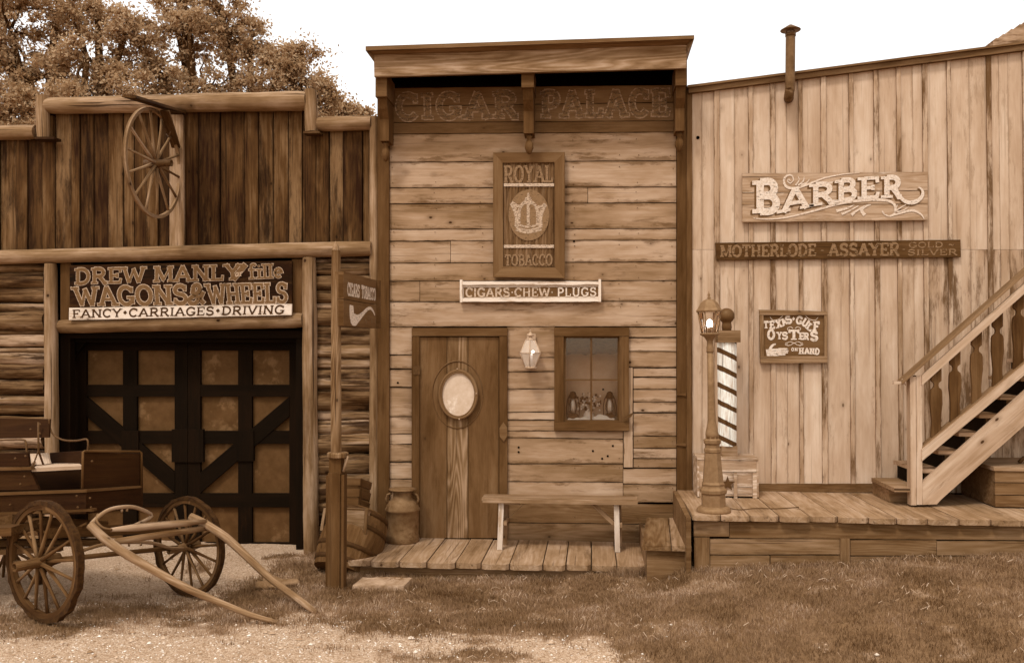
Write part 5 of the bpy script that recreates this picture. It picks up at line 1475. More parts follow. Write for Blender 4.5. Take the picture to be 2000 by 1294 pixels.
m = MB(); c = pb + Vector((0, 0, bh(655)))
m.lathe(c, [(9 * kb, 0), (9 * kb, 4 * kb), (10 * kb, 6 * kb), (9 * kb, 13 * kb)] + [(15.3 * kb * math.sin(R_(t)), 29 * kb - 15.3 * kb * math.cos(R_(t))) for t in range(36, 181, 12)], 24); m.build('ball_finial', 'ball', bp)
# barber shop signs
b1 = thing('barber_sign', 'carved white BARBER sign with scrolls on weathered planks', 'sign', F(1630, 390, 9.93))
m = MB(); YSg = 9.90
ys_ = [(338, 335), (377, 372), (401, 398), (434, 430)]
for i in range(3):
    m.hexa(F(1450, ys_[i + 1][0] - .5, YSg), F(1812, ys_[i + 1][1] - .5, YSg), F(1812, ys_[i][1] + .5, YSg), F(1450, ys_[i][0] + .5, YSg), (0, .04, 0), 'u', 40, .004)
m.build('board', 'signbarber', b1)
def bq(x0, x1, yt0, yb0, yt1, yb1): return pplane((x0, yt0), (x1, yt1), (x1, yb1), (x0, yb0), YSg - .001)
m1 = MB(); m2 = MB()
for ch, q in (('B', (1474, 1521, 353, 417, 351, 415)), ('A', (1525, 1581, 368, 416, 364, 405)), ('R', (1583, 1631, 360, 404, 356, 396)), ('B', (1634, 1673, 352, 396, 348, 389)), ('E', (1678, 1718, 347, 389, 345, 386)), ('R', (1724, 1762, 345, 387, 344, 386))):
    pl = bq(*q)
    for ox in (.006, .012, .019): text(m1, ch, pl, wt=.25, grow=.0, lift=.0005, th=.001, serif=.5, dx=-ox, dy=-ox * .8, thin=.7)
    text(m2, ch, pl, wt=.235, lift=.004, th=.003, serif=.5, thin=.7)
pl = pplane((1450, 338), (1812, 338), (1812, 434), (1450, 434), YSg - .001); pl.px = (1450, 338, 1812, 434)
ms = MB()
def sc(pts, w0, w1, w2=None, mb=None, n=26, lift=.003):
    q = psub(bez(pts, n), pl); k = .0058
    ribbon(mb or ms, q, taper(len(q), w0 * k, w1 * k, w2 * k if w2 is not None else None), pl, pl.n, lift + nl(), .002)
tail = [(1750, 366), (1756, 380), (1766, 392), (1780, 396), (1794, 391), (1802, 380), (1800, 370), (1794, 366)]
sc([(x - 2, y + 3) for x, y in tail], 4, 8, 2, m1, lift=.0005); sc(tail, 5, 8, 2, m2, lift=.0045)
sc([(1551, 352), (1548, 343), (1538, 343), (1532, 352), (1536, 364), (1550, 368), (1575, 362), (1610, 348), (1650, 340), (1680, 338)], 2, 5, 1)
sc([(1545, 354), (1541, 350), (1540, 355), (1545, 358), (1551, 352)], 2, 2)
for q in ([(1555, 362), (1562, 352), (1560, 345)], [(1560, 362), (1570, 354), (1572, 345)], [(1566, 361), (1578, 356), (1582, 350)], [(1572, 360), (1586, 358)]): sc(q, 3, 1.2, n=8)
sc([(1472, 426), (1500, 428), (1540, 424), (1590, 412), (1640, 398), (1690, 391), (1730, 391), (1748, 400), (1748, 416), (1738, 422), (1728, 418), (1724, 412)], 1.5, 5.5, 2, n=44)
sc([(1738, 423), (1760, 416), (1782, 411), (1798, 418), (1805, 428)], 2, 5, 1)
for q, w_ in (([(1635, 412), (1655, 407), (1670, 400)], 6), ([(1645, 418), (1660, 412), (1678, 402)], 5), ([(1664, 420), (1674, 412), (1690, 402)], 6), ([(1690, 420), (1684, 410), (1694, 402), (1702, 400)], 7), ([(1750, 412), (1762, 404), (1770, 400)], 3), ([(1752, 414), (1766, 410), (1776, 403)], 2.5), ([(1748, 410), (1754, 400)], 2.5)): sc(q, w_, 1.5, n=10)
m1.build('letter_shading', 'p_shade', b1); m2.build('lettering', 'p_white', b1); ms.build('scrollwork', 'p_scroll', b1)
b2 = thing('assayer_sign', 'long dark board lettered MOTHERLODE ASSAYER GOLD SILVER', 'sign', F(1636, 490, 9.93))
m = MB(); m.hexa(F(1400, 508, 9.92), F(1877, 502, 9.92), F(1876, 468, 9.92), F(1397, 474, 9.92), (0, .03, 0), 'u', 50, .004); m.build('board', 'signmid', b2)
m = MB(); m2 = MB()
for s, q in (('MOTHERLODE', (1407, 1594, 479, 502, 476, 500)), ('ASSAYER', (1618, 1757, 476, 500, 474, 499)), ('GOLD', (1774, 1842, 473, 484, 472, 483)), ('SILVER', (1772, 1870, 487, 499, 486, 498))):
    pl = pplane((q[0], q[2]), (q[1], q[4]), (q[1], q[5]), (q[0], q[3]), 9.919); text(m, s, pl, wt=.22, th=.001, thin=.65)
for s, q in (('.', (1598, 1614, 484, 494, 484, 494)), ('.', (1758, 1772, 482, 492, 482, 492)), ('+', (1850, 1868, 472, 483, 472, 483))):
    pl = pplane((q[0], q[2]), (q[1], q[4]), (q[1], q[5]), (q[0], q[3]), 9.919); text(m, s, pl, wt=.25, th=.001, thin=.9)
m.build('lettering', 'p_tan', b2)
b3 = thing('oyster_sign', 'small framed TEXAS GULF OYSTERS sign with a pointing hand', 'sign', F(1550, 656, 9.93))
m = MB(); m.hexa(F(1490, 697, 9.93), F(1612, 697, 9.93), F(1611, 614, 9.93), F(1490, 613, 9.93), (0, .02, 0)); m.build('board', 'oystboard', b3)
m = MB(); m.hexa(F(1484, 615, 9.905), F(1616, 615, 9.905), F(1616, 608, 9.905), F(1483, 604, 9.905), (0, .045, 0), 'u', 16, .004); m.hexa(F(1486, 709, 9.905), F(1616, 708, 9.905), F(1616, 695, 9.905), F(1485, 695, 9.905), (0, .045, 0), 'u', 16, .003)
m.hexa(F(1485, 695, 9.91), F(1492, 695, 9.91), F(1491.5, 615, 9.91), F(1483.5, 615, 9.91), (0, .04, 0), 'v'); m.hexa(F(1610, 695, 9.91), F(1616, 695, 9.91), F(1616, 615, 9.91), F(1609.5, 615, 9.91), (0, .04, 0), 'v'); m.build('frame', 'oystframe', b3)
m = MB()
def let(ch, cx, cy, w_, h, rot, wt=.28):
    c_, s_ = math.cos(R_(rot)), math.sin(R_(rot))
    f = lambda u, v: (cx + u * c_ - v * s_, cy + u * s_ + v * c_)
    pl = Plane2(*[F(*f(u, v), 9.929) for u, v in ((-w_ / 2, -h / 2), (w_ / 2, -h / 2), (w_ / 2, h / 2), (-w_ / 2, h / 2))]); text(m, ch, pl, wt=wt, th=.001, serif=.5, thin=.8)
for a in (('T', 1496, 634, 9, 14, -2), ('E', 1508, 634, 10, 15, -3), ('X', 1521, 632, 11, 15, -16), ('A', 1531, 628, 10, 14, -28), ('S', 1540, 624, 11, 15, -24), ('G', 1561, 625, 12, 15, 12), ('U', 1573, 630, 12, 14, 32), ('L', 1582, 638, 12, 14, 34), ('F', 1594, 637, 11, 18, 4)): let(*a)
for a in (('O', 1506, 653, 14, 19, 0), ('Y', 1522, 655, 9, 14, 0), ('S', 1533, 655.5, 11, 14, 0), ('T', 1550.5, 654, 21, 19, 0), ('E', 1566, 656, 11, 13, 0), ('R', 1575, 656.5, 10, 13, 0), ('S', 1590, 656, 15, 18, 0)): let(*a)
for a in (('O', 1548, 682, 5, 6, 0), ('N', 1555, 682, 6, 6, 0), ('H', 1565, 685, 9, 12, 0), ('A', 1576, 685, 10, 12, 0), ('N', 1586, 685.5, 9, 12, 0), ('D', 1596, 686, 9, 12, 0)): let(*a)
pl = pplane((1483, 604), (1616, 604), (1616, 709), (1483, 709), 9.929); pl.px = (1483, 604, 1616, 709)
poly2(m, psub([(1550, 618), (1553, 622), (1550, 626), (1547, 622)][::-1], pl), pl, pl.n, .001, .001)
def ribb(pts, w0, w1, mb, n=14):
    q = psub(bez(pts, n), pl); ribbon(mb, q, taper(len(q), w0 * .0058, w1 * .0058), pl, pl.n, .001 + nl(), .001)
ribb([(1497, 690), (1512, 688), (1524, 687)], 16, 13, m); ribb([(1520, 681), (1536, 681), (1538, 682)], 3.4, 2.6, m); ribb([(1520, 684.6), (1540, 685)], 3.4, 2.6, m); ribb([(1520, 688.4), (1539, 688.4)], 3.4, 2.6, m); ribb([(1520, 692), (1534, 692)], 3.2, 2.6, m); ribb([(1503, 684), (1508, 675), (1515, 671)], 6, 3, m)
m.build('lettering', 'p_white', b3)
m = MB()
for s in (-1, 1):
    ribb([(1551 + s * 2, 641), (1551 + s * 7, 638), (1551 + s * 13, 641), (1551 + s * 11, 645), (1551 + s * 9, 642)], 1.2, .8, m)
    ribb([(1551, 670), (1551 + s * 7, 667), (1551 + s * 14, 670), (1551 + s * 12, 675), (1551 + s * 8, 673)], 1.3, .8, m); ribb([(1551, 669), (1551 + s * 8, 674), (1551 + s * 17, 673), (1551 + s * 15, 668)], 1.2, .8, m)
    ribb([(1551 + s * 22, 616), (1551 + s * 30, 623), (1551 + s * 41, 625), (1551 + s * 47, 619)], 1.4, .8, m)
m.build('scrollwork', 'p_scroll', b3)

# ================================================================ SIGNPOST
ds = 8.5
sb_ = P(655, 1148, ds); sb_.z = gz(sb_.x, sb_.y) - .02
ks = ds / FPX
po_ = thing('sign_post', 'tall grey wooden post with a boxed foot and a small collar', 'post', sb_)
def hz_(y): return CAM.z - ((y - 690) * ks) + 0.0
def PX(x): return P(x, 900, ds).x
y_ = sb_.y
m = MB(); m.log(Vector((PX(654.5), y_, hz_(892))), Vector((PX(652), y_, hz_(486))), 10.5 * ks, 9 * ks, n=10, rough=.06, step=.08)
m.lathe((PX(652), y_, hz_(487)), [(8.6 * ks, 0), (6 * ks, 9 * ks), (1 * ks, 18 * ks)], 8, smooth=False); m.build('upper_pole', 'post', po_)
m = MB(); m.box(PX(644), PX(668), y_ - .06, y_ + .06, hz_(925), hz_(893), 'v'); m.build('neck', 'trim', po_)
m = MB(); m.box(PX(643), PX(667), y_ - .075, y_ + .075, sb_.z, hz_(922), 'v', seg=20, jit=.002); m.box(PX(637.5), PX(642.6), y_ - .05, y_ + .06, sb_.z + .05, hz_(928), 'v'); m.box(PX(667.4), PX(674), y_ - .055, y_ + .05, sb_.z + .04, hz_(926), 'v'); m.build('lower_casing', 'trim', po_)
m = MB(); m.lathe((PX(658), y_ , hz_(894)), [(19 * ks, 0), (21 * ks, .01), (21 * ks, .045), (19 * ks, .055)], 18, smooth=False); m.build('collar', 'log', po_)
m = MB(); m.tube([(PX(679), y_ - .02, hz_(890)), (PX(671), y_ - .03, hz_(920))], .013, 8); m.build('handle', 'log', po_)
ts = thing('pipe_sign', 'box sign with a white tobacco pipe projecting beside the tall post', 'sign', P(700, 580, 9.0))
dA, dB = 8.52, 9.55
a, b, c, d = P(671, 636, dA), P(735, 641, dB), P(735, 547, dB), P(671, 530, dA)
nv = (b - a).cross(d - a).normalized()
back = -nv * .09
m = MB()
ma, md = a.lerp(d, .49), b.lerp(c, .49)
m.hexa(a, b, md - Vector((0, 0, .003)), ma - Vector((0, 0, .003)), back, 'u', 10, .001); m.hexa(ma + Vector((0, 0, .003)), md + Vector((0, 0, .003)), c, d, back, 'u', 10, .001); m.build('board', 'signbrown', ts)
m = MB(); o_ = P(661, 636, dA) - P(671, 636, dA)
m.hexa(a + o_, a + o_ * .02, a.lerp(d, .46) + o_ * .02, a.lerp(d, .46) + o_, (0, .06, 0)); m.hexa(a.lerp(d, .53) + o_, a.lerp(d, .53) + o_ * .02, d + o_ * .02 - Vector((0, 0, .03)), d + o_ - Vector((0, 0, .03)), (0, .06, 0)); o2 = P(741, 641, dB) - P(735, 641, dB); m.hexa(b, b + o2, c + o2, c, (0, .06, 0)); m.build('side_strip', 'trim', ts)
pl = Plane2(d, c, b, a)
def tq(u0, v0, u1, v1): return Plane2(pl(u0 * pl.W, v1 * pl.H), pl(u1 * pl.W, v1 * pl.H), pl(u1 * pl.W, v0 * pl.H), pl(u0 * pl.W, v0 * pl.H))
m = MB(); text(m, 'CIGARS', tq(.1, .57, .46, .82), wt=.2, lift=.001, th=.001, serif=.45, thin=.9); text(m, 'TOBACCO', tq(.52, .57, .97, .82), wt=.2, lift=.001, th=.001, serif=.45, thin=.9)
q = [(.22, .40), (.22, .30), (.24, .16), (.32, .13), (.42, .17), (.55, .26), (.68, .36), (.80, .40), (.90, .33), (.94, .27)]
wd_ = [.10, .115, .12, .12, .07, .045, .035, .03, .024, .016]
pp = [(u * pl.W, v * pl.H) for u, v in bez(q, 36)]
ribbon(m, pp, [np.interp(i / (len(pp) - 1) * 9, range(10), wd_) * pl.W for i in range(len(pp))], pl, pl.n, .001, .002); m.build('lettering', 'p_white', ts)
m = MB()
for k in range(7):
    u, v = random.choice(((.12, .35), (.13, .2), (.45, .38), (.55, .4), (.75, .22), (.85, .14), (.66, .12)))
    sp_ = [(x, y) for x, y in spiral(u * pl.W, v * pl.H, .03, 1.2, random.uniform(0, 360), 14)]
    ribbon(m, sp_, .005, pl, pl.n, .001 + nl(), .001)
m.build('smoke_curls', 'p_tan', ts)

# crates + barrel
ct = thing('slatted_crate', 'slatted crate tilted on top of the wooden box behind the signpost', 'crate', P(690, 985, 9.35))
dcr = 9.3
def slat(y0, y1, mb): mb.hexa(P(640, y1, dcr + .05), P(703 - (y0 - 935) * .1, y1 + 1, dcr), P(704 - (y0 - 935) * .1, y0 + 1, dcr), P(641, y0, dcr + .05), (0, .02, 0), 'u', 4, .001)
m = MB()
for y0, y1 in ((933, 946), (953, 968), (971, 990)): slat(y0, y1, m)
for y0, y1 in ((934, 948), (955, 970), (975, 990)): m.hexa(P(704 - (y0 - 935) * .1, y1, dcr + .01), P(724 - (y0 - 935) * .1, y1 + 8, dcr + .5), P(727 - (y0 - 935) * .1, y0 + 8, dcr + .5), P(705 - (y0 - 935) * .1, y0, dcr + .01), (-.02, 0, 0), 'u')
m.build('slats', 'trim', ct)
m = MB(); m.hexa(P(698, 990, dcr + .03), P(704, 990, dcr + .03), P(706, 934, dcr + .03), P(700, 934, dcr + .03), (0, .03, 0), 'v'); m.build('cleat', 'baluster', ct); m = MB(); m.hexa(P(641, 985, dcr + .5), P(720, 997, dcr + .5), P(722, 942, dcr + .5), P(643, 934, dcr + .5), (0, .02, 0)); m.build('back_panel', 'baluster', ct)
wb = thing('wooden_box', 'tilted wooden box lying on the barrel behind the signpost', 'box', P(690, 1040, 9.2))
dbx = 9.15
m = MB(); m.hexa(P(636, 1036, dbx), P(709, 1043, dbx), P(712, 993, dbx), P(640, 990, dbx), (0, .02, 0), 'u', 8, .002); m.build('front_panel', 'log', wb)
m = MB(); m.hexa(P(709.5, 1043, dbx), P(741, 1051, dbx + .4), P(745, 1006, dbx + .4), P(712.5, 994, dbx), (-.02, 0, 0), 'u', 4, .002); m.hexa(P(709, 1042, dbx - .012), P(715, 1043, dbx - .012), P(719, 995, dbx - .012), P(713, 993, dbx - .012), (0, .02, 0), 'v'); m.build('end_panel', 'crate', wb)
m = MB(); m.hexa(P(640, 990, dbx), P(712, 993, dbx), P(745, 1006, dbx + .4), P(672, 1002, dbx + .4), (0, 0, -.02)); m.build('top_panel', 'crate', wb)
m = MB(); m.beam(P(628, 1035, 9.35), P(635, 992, 9.45), (.03, 0, 0), (0, .02, 0)); one('loose_slat', m, 'crate', 'thin loose slat leaning against the log wall by the barrel', 'slat', P(630, 1035, 9.35))
bb = P(660, 1112, 9.0)
br_ = thing('barrel', 'leaning old wooden barrel half hidden behind the signpost', 'barrel', bb)
axb = Vector((.24, .62, 1)).normalized(); R0 = .30
base = Vector((bb.x - .03, bb.y + .22, gz(bb.x, bb.y) - .02))
def br(t): return R0 * (1 + .16 * math.sin(t * math.pi))
Hb = .66
m = MB(); m.lathe(base, [(br(t / 10), Hb * t / 10) for t in range(11)] + [(R0 * .93, Hb), (R0 * .93, Hb - .03), (.01, Hb - .03)], 22, axb, False); m.build('staves', 'barrel', br_)
for t0, t1 in ((.08, .15), (.3, .37), (.66, .73), (.9, .98)):
    m = MB(); m.lathe(base, [(br(t0) - .01, Hb * t0), (br(t0) + .005, Hb * t0), (br(t1) + .005, Hb * t1), (br(t1) - .01, Hb * t1)], 40, axb); m.build('hoop', 'rubber', br_)

# ================================================================ WAGON
wg = thing('buckboard_wagon', 'old open wagon with spoked wheels parked before the barn doors', 'wagon', P(60, 1190, 7.9))
cn, cf_ = P(76, 1093, 7.12), P(368, 1066, 8.42)
axl = (cn - cf_); axl.z = 0; axl.normalize()
Rn_, Rf_ = 117 * 7.15 / FPX, 96 * 8.42 / FPX
w1 = wheel('wheel', P(86, 1095, 7.15), axl, Rn_ - .032, 16, .04, .045, .062, .26, 'wheelwood', wg, tyre=.034, spr=.0155, dish=.045, seed=1)
w2 = wheel('wheel', P(368, 1066, 8.42), axl, Rf_ - .028, 16, .036, .04, .055, .24, 'wheelwood', wg, tyre=.03, spr=.015, dish=.04, seed=2)
ROOTLOC[w1.name] = ROOTLOC[w2.name] = ROOTLOC[wg.name]
w3 = wheel('wheel', P(-190, 1075, 7.6), axl, .6, 16, .05, .045, .062, .26, 'wheelwood', wg, tyre=.034, spr=.0155, dish=.045, seed=3)
w4 = wheel('wheel', P(20, 1065, 8.9), axl, .58, 16, .05, .045, .062, .26, 'wheelwood', wg, tyre=.034, spr=.0155, dish=.045, seed=4)
m = MB(); m.tube([P(86, 1095, 7.15), P(368, 1066, 8.42)], .022, 8); m.tube([P(-190, 1075, 7.6), P(20, 1065, 8.9)], .028, 8)
m.beam(P(-150, 1060, 8.2), P(215, 1058, 7.9), (0, .07, 0), (0, 0, .06)); m.beam(P(105, 1040, 7.3), P(330, 1030, 8.3), (.08, .05, 0), (0, 0, .09)); m.beam(P(-60, 1030, 7.5), P(60, 1026, 7.4), (0, .5, 0), (0, 0, .07)); m.beam(P(10, 1018, 7.35), P(200, 1030, 8.6), (.1, .04, 0), (0, 0, .12)); m.beam(P(-150, 1085, 8.3), P(120, 1070, 7.7), (0, .06, 0), (0, 0, .05))
for x in (18, 110):
    m.tube(bez([tuple(P(x - 60, 1022, 7.5)), tuple(P(x, 1046, 7.5)), tuple(P(x + 60, 1022, 7.5))], 12), .016, 6)
m.build('undercarriage', 'baluster', wg)

# body side + front : given corner by corner, each with its own depth
dn, dfar, dl_ = 7.45, 8.15, 7.62
def q4(m, pts, t, **k): m.hexa(*[P(*p) for p in pts], t, **k)
bd_ = MB()
q4(bd_, [(-260, 1012, 8.0), (168, 1000, dn), (168, 957, dn), (-260, 972, 8.0)], (0, .03, 0), along='u')
q4(bd_, [(168.5, 1000, dn), (276, 990, dfar), (276, 951, dfar), (168.5, 957, dn)], (-.03, .02, 0), along='u')
q4(bd_, [(-260, 992, 9.0), (276, 990, dfar), (276, 900, dfar), (-260, 908, 9.0)], (0, .03, 0), along='u')
q4(bd_, [(-260, 1005, 8.0), (168, 998, dn), (276, 988, dfar), (-200, 990, 9.0)], (0, 0, -.02), along='u')
q4(bd_, [(-260, 926, 8.02), (75, 955, 7.56), (62, 922, 7.58), (-260, 922, 8.02)], (0, .03, 0), along='u')
q4(bd_, [(-260, 958, 8.01), (76, 956, 7.56), (60, 921, 7.58), (-260, 922, 8.01)], (0, .025, 0), along='u')
q4(bd_, [(-260, 914, 8.0), (57, 910, 7.55), (54, 884, 7.55), (-260, 890, 8.0)], (0, .03, 0), along='u')
q4(bd_, [(163, 955, dn + .04), (277, 948, dfar), (277, 885, dfar), (163, 882, dn + .04)], (-.03, .02, 0), along='u')
q4(bd_, [(100, 916, 8.2), (163, 912, 7.9), (163, 880, 7.9), (97, 884, 8.2)], (0, .03, 0), along='u')
q4(bd_, [(-260, 862, 8.3), (95, 854, 7.9), (97, 818, 7.95), (-260, 812, 8.35)], (0, .025, 0), along='u')
body = bd_.build('body', 'wagonwood', wg)
m = MB()
for x, y, dd in ((20, 985, 7.60), (60, 984, 7.55), (110, 983, 7.47), (150, 968, 7.42), (152, 990, 7.42), (176, 972, 7.42), (178, 990, 7.42), (40, 945, 7.53), (48, 930, 7.53), (30, 895, 7.52), (50, 890, 7.5), (180, 900, 7.47), (262, 900, 8.08), (60, 838, 7.85), (78, 828, 7.86), (78, 846, 7.86)):
    m = MB(); m.blob(P(x, y, dd), .011, 1, .1); m.build('bolt', 'iron', body)
m = MB()
q4(m, [(-260, 976, 7.97), (169, 961, dn - .02), (169, 955.5, dn - .02), (-260, 970, 7.97)], (0, .03, 0), along='u'); q4(m, [(169, 960.5, dn - .02), (277, 952, dfar - .01), (277, 947.5, dfar - .01), (169, 955.5, dn - .02)], (-.03, .02, 0), along='u')
q4(m, [(-260, 1016, 7.97), (183, 998, dn - .02), (183, 993, dn - .02), (-260, 1010, 7.97)], (0, .05, 0), along='u')
q4(m, [(-260, 924, 7.99), (62, 917, 7.54), (60, 911, 7.54), (-260, 916, 7.99)], (0, .05, 0), along='u')
m.tube([P(160.5, 954, dn + .02), P(162, 882, dn + .02), P(166, 880.5, dn + .03), P(272, 881, dfar - .02), P(276.5, 884, dfar - .02), P(276, 948, dfar - .02)], .011, 6)
m.build('moulding', 'trim', body)
m = MB(); q4(m, [(62, 914, 7.6), (162, 909, 7.62), (150, 902, 8.15), (75, 906, 8.1)], (0, 0, -.03), along='u'); q4(m, [(-260, 900, 8.1), (60, 905, 7.7), (75, 898, 8.1), (-260, 892, 8.5)], (0, 0, -.03), along='u'); q4(m, [(58, 908, 7.9), (98, 905, 8.0), (92, 884, 8.1), (58, 886, 8.0)], (0, .02, 0), along='v'); m.build('seat_board', 'pale', wg)
m = MB()
m.tube(bez([tuple(P(*p)) for p in ((96, 818, 7.94), (98, 836, 7.95), (106, 850, 7.93), (125, 859, 7.88), (150, 860, 7.8), (168, 857, 7.72), (172, 864, 7.7), (171, 882, 7.7))], 28), .0085, 6)
m.tube(bez([tuple(P(*p)) for p in ((-60, 862, 7.8), (0, 859, 7.7), (40, 858, 7.65), (50, 862, 7.64), (52, 884, 7.62))], 20), .0085, 6)
m.tube([P(75, 824, 7.9), P(75, 880, 7.9), P(85, 908, 7.95)], .009, 6); m.tube([P(75, 880, 7.9), P(62, 915, 7.7)], .007, 6)
m.build('seat_irons', 'iron', wg)
# shafts (a frame of two poles, cross bars and the bow)
sh = MB()
def pole(pts, rad): sh.tube(bez([tuple(P(*p)) for p in pts], 24), [np.interp(i / 24 * (len(rad) - 1), range(len(rad)), rad) for i in range(len(bez([tuple(P(*p)) for p in pts], 24)))], 10)
zf = lambda px, py: (CAM.z - gz(G(px, py, .05).x, G(px, py, .05).y) - .02) / ((py - 690) / FPX)
tn, tf = zf(538, 1214), zf(614, 1193)
pole([(176, 1024, 7.25), (205, 1052, 7.22), (250, 1083, 7.2), (310, 1118, 7.18), (370, 1150, 7.2), (430, 1176, 7.25), (490, 1200, tn), (541, 1215, tn)], [.036, .038, .038, .034, .032, .028, .024, .02, .013])
pole([(372, 1008, 8.16), (400, 1022, 8.12), (440, 1048, 8.06), (480, 1084, 8.02), (520, 1122, 7.97), (560, 1153, 7.9), (600, 1182, tf), (617, 1196, tf)], [.036, .04, .04, .036, .034, .03, .025, .015])
sh.build('shaft_poles', 'shaft', wg)
m = MB()
def bar(p, q, r0, r1=None, rm=None):
    p, q = P(*p), P(*q)
    m.tube([p, p.lerp(q, .25), p.lerp(q, .5), p.lerp(q, .75), q], [r0, (rm or r0), (rm or r0) * 1.0, (rm or r0), r1 or r0], 10)
bar((225, 1057, 7.3), (404, 1030, 8.13), .026, .026, .03)
bar((216, 1034, 7.35), (402, 1017, 8.1), .016, .018, .034)
m.tube(bez([tuple(P(*p)) for p in ((150, 1078, 7.35), (200, 1063, 7.5), (250, 1058, 7.7), (300, 1060, 7.95), (335, 1070, 8.2), (368, 1068, 8.4))], 20), .016, 8)
m.tube(bez([tuple(P(*p)) for p in ((178, 1022, 7.27), (195, 1006, 7.35), (215, 994, 7.45), (245, 989, 7.6), (270, 992, 7.75), (296, 1007, 7.95), (262, 1026, 7.7))], 26), [.026] * 3 + [.018] * 7 + [.016] * 40 if False else .017, 8)
m.tube(bez([tuple(P(*p)) for p in ((192, 1004, 7.35), (188, 1016, 7.3), (200, 1030, 7.3), (218, 1034, 7.35))], 12), .013, 8)
for x, y, dd in ((238, 994, 7.55), (248, 993, 7.6), (252, 1061, 7.7), (275, 1060, 7.8)): m.tube([P(x, y, dd), P(x, y + 5, dd)], .01, 6)
m.build('cross_bars', 'shaft', wg)

# ================================================================ STONES
m = MB(); c = P(735, 1150, 8.4); z0 = gz(c.x, c.y); m.hexa((c.x - .28, c.y, z0 - .1), (c.x + .3, c.y + .02, z0 - .1), (c.x + .26, c.y + .04, z0 + .055), (c.x - .24, c.y + .03, z0 + .05), (.03, .26, .015), 'u', 14, .022); one('limestone_slab', m, 'stone', 'pale flat limestone block at the left foot of the low porch', 'stone', (c.x, c.y, 0))
m = MB(); c = P(545, 1122, 8.7); m.blob((c.x, c.y + .05, gz(c.x, c.y) + .01), .2, 3, .3, (1.1, .5, .33)); m.blob((c.x - .16, c.y, gz(c.x, c.y) - .0), .09, 2, .3, (1.1, .6, .5)); one('field_rock', m, 'rock', 'rough rock lying in the grass behind the wagon shafts', 'rock', (c.x, c.y, 0))

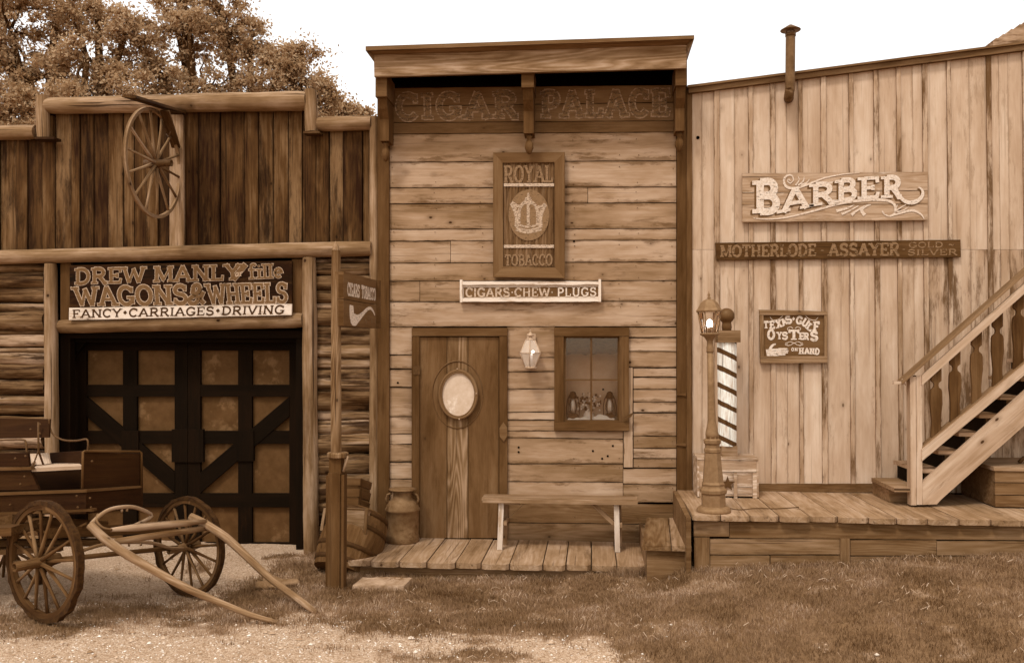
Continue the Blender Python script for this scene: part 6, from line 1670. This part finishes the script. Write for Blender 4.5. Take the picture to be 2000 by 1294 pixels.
# ================================================================ TREES
bark = wood('bark', 34, 66, var=.1, stain=.5, fig=.1, crack=.8, fine=.6)
leafmat = rnmat('oak_leaves', [(p, (q[0], q[1] * .95, q[2] * .78, 1)) for p, q in ((0, Cc(90)), (.5, Cc(138)), (1, Cc(184)))], rough=.9, trans=.5, spec=.04)
def tree(label, base, trunk_h, blobs, seed, nleaf, lsize):
    """blobs: (px, py, radius px, depth). limbs grow from the trunk to every clump of leaves"""
    r = np.random.default_rng(seed); rr = random.Random(seed)
    root = thing('oak_tree', label, 'tree', base, 'oaks behind the wagon barn')
    base = Vector(base); fork = base + Vector((rr.uniform(-.2, .2), rr.uniform(-.2, .2), trunk_h))
    tm = MB(); tm.log(base - Vector((0, 0, .3)), fork, .34, .24, n=14, rough=.12, step=.3); tm.build('trunk', bark, root)
    lm = MB(); cl = []
    for (px, py, rp, d) in blobs:
        c = P(px, py, d); R = rp / FPX * d
        mid = fork.lerp(c, .5) + Vector((rr.uniform(-.3, .3), rr.uniform(-.3, .3), rr.uniform(-.1, .4)))
        pts = bez([tuple(fork), tuple(mid), tuple(c)], 8)
        lm.tube(pts, [.17 - .12 * i / (len(pts) - 1) for i in range(len(pts))], 7)
        k = int(10 + R * R * 26)
        for _ in range(k):
            v = Vector((rr.gauss(0, 1), rr.gauss(0, 1), rr.gauss(0, 1))).normalized()
            q = c + Vector((v.x, v.y, v.z * .85)) * R * (rr.random() ** .4) * rr.uniform(.85, 1.15)
            cl.append((q, rr.uniform(.06, .26)))
            if rr.random() < .3:
                a = c + (q - c) * .1
                lm.tube([a, a.lerp(q, .5) + Vector((rr.uniform(-.1, .1), 0, rr.uniform(-.1, .1))), q], [.035, .022, .008], 5)
    lm.build('limbs', bark, root)
    W = np.array([s ** 2 for _, s in cl]); W = W / W.sum()
    cnt = r.multinomial(nleaf, W)
    C_ = np.repeat(np.array([tuple(q) for q, _ in cl]), cnt, 0); S = np.repeat(np.array([s for _, s in cl]), cnt)
    n = len(C_); tone = np.repeat(r.uniform(-.2, .2, len(cl)), cnt)
    d = r.normal(size=(n, 3)); d /= np.linalg.norm(d, axis=1)[:, None]
    c = C_ + d * (S * np.abs(r.normal(size=n)) * .75)[:, None] * np.array([1.25, 1.25, .8])
    a = r.normal(size=(n, 3)); a /= np.linalg.norm(a, axis=1)[:, None]
    b = np.cross(a, r.normal(size=(n, 3))); b /= np.linalg.norm(b, axis=1)[:, None]
    s = (lsize * r.uniform(.6, 1.3, n))[:, None]
    V = np.stack([c - a * s, c + b * s * .5, c + a * s, c - b * s * .5], 1).reshape(-1, 3) - np.array(base)
    q = np.arange(n)[:, None] * 4 + np.array([0, 1, 2, 3])
    o = fastmesh('crown', V, q, np.repeat(np.clip(.5 + tone + r.uniform(-.3, .3, n), 0, 1), 4), leafmat)
    o.parent = root
    return root
tree('big spreading oak rising behind the left half of the barn', (P(150, 700, 17).x, P(150, 700, 17).y, 0), 3.0,
     [(20, 60, 95, 17), (110, 20, 90, 17.5), (60, 160, 110, 16.5), (170, 110, 90, 17), (-60, 130, 120, 17), (200, 200, 100, 16.8), (-120, 20, 120, 17.5), (100, 230, 90, 16), (0, 235, 70, 16.5), (250, 50, 60, 17.2), (-40, -40, 110, 17), (190, 10, 60, 17.5)], 21, 82000, .039)
tree('rounded oak crown behind the barn parapet, nearest the cigar shop', (P(440, 700, 18).x, P(440, 700, 18).y, 0), 2.8,
     [(370, 55, 85, 18), (440, 60, 80, 18), (350, 0, 50, 18.3), (430, 10, 45, 18), (490, 75, 60, 18), (545, 112, 34, 18), (590, 155, 34, 18), (300, 120, 70, 18.4), (650, 190, 30, 18), (400, 170, 90, 17.6), (510, 160, 75, 18), (330, 150, 70, 18.2), (560, 200, 60, 18), (590, 110, 28, 18.2), (625, 160, 30, 18), (480, 215, 70, 17.8), (345, 50, 55, 18.4), (620, 215, 42, 18), (300, 215, 60, 18), (560, 130, 45, 18)], 22, 62000, .039)
tree('low far oak whose top shows beside the cigar shop cornice', (P(690, 700, 21).x, P(690, 700, 21).y, 0), 3.4,
     [(660, 225, 28, 21), (690, 226, 20, 21), (712, 230, 16, 21), (640, 250, 40, 21), (700, 262, 40, 21)], 23, 9000, .055)
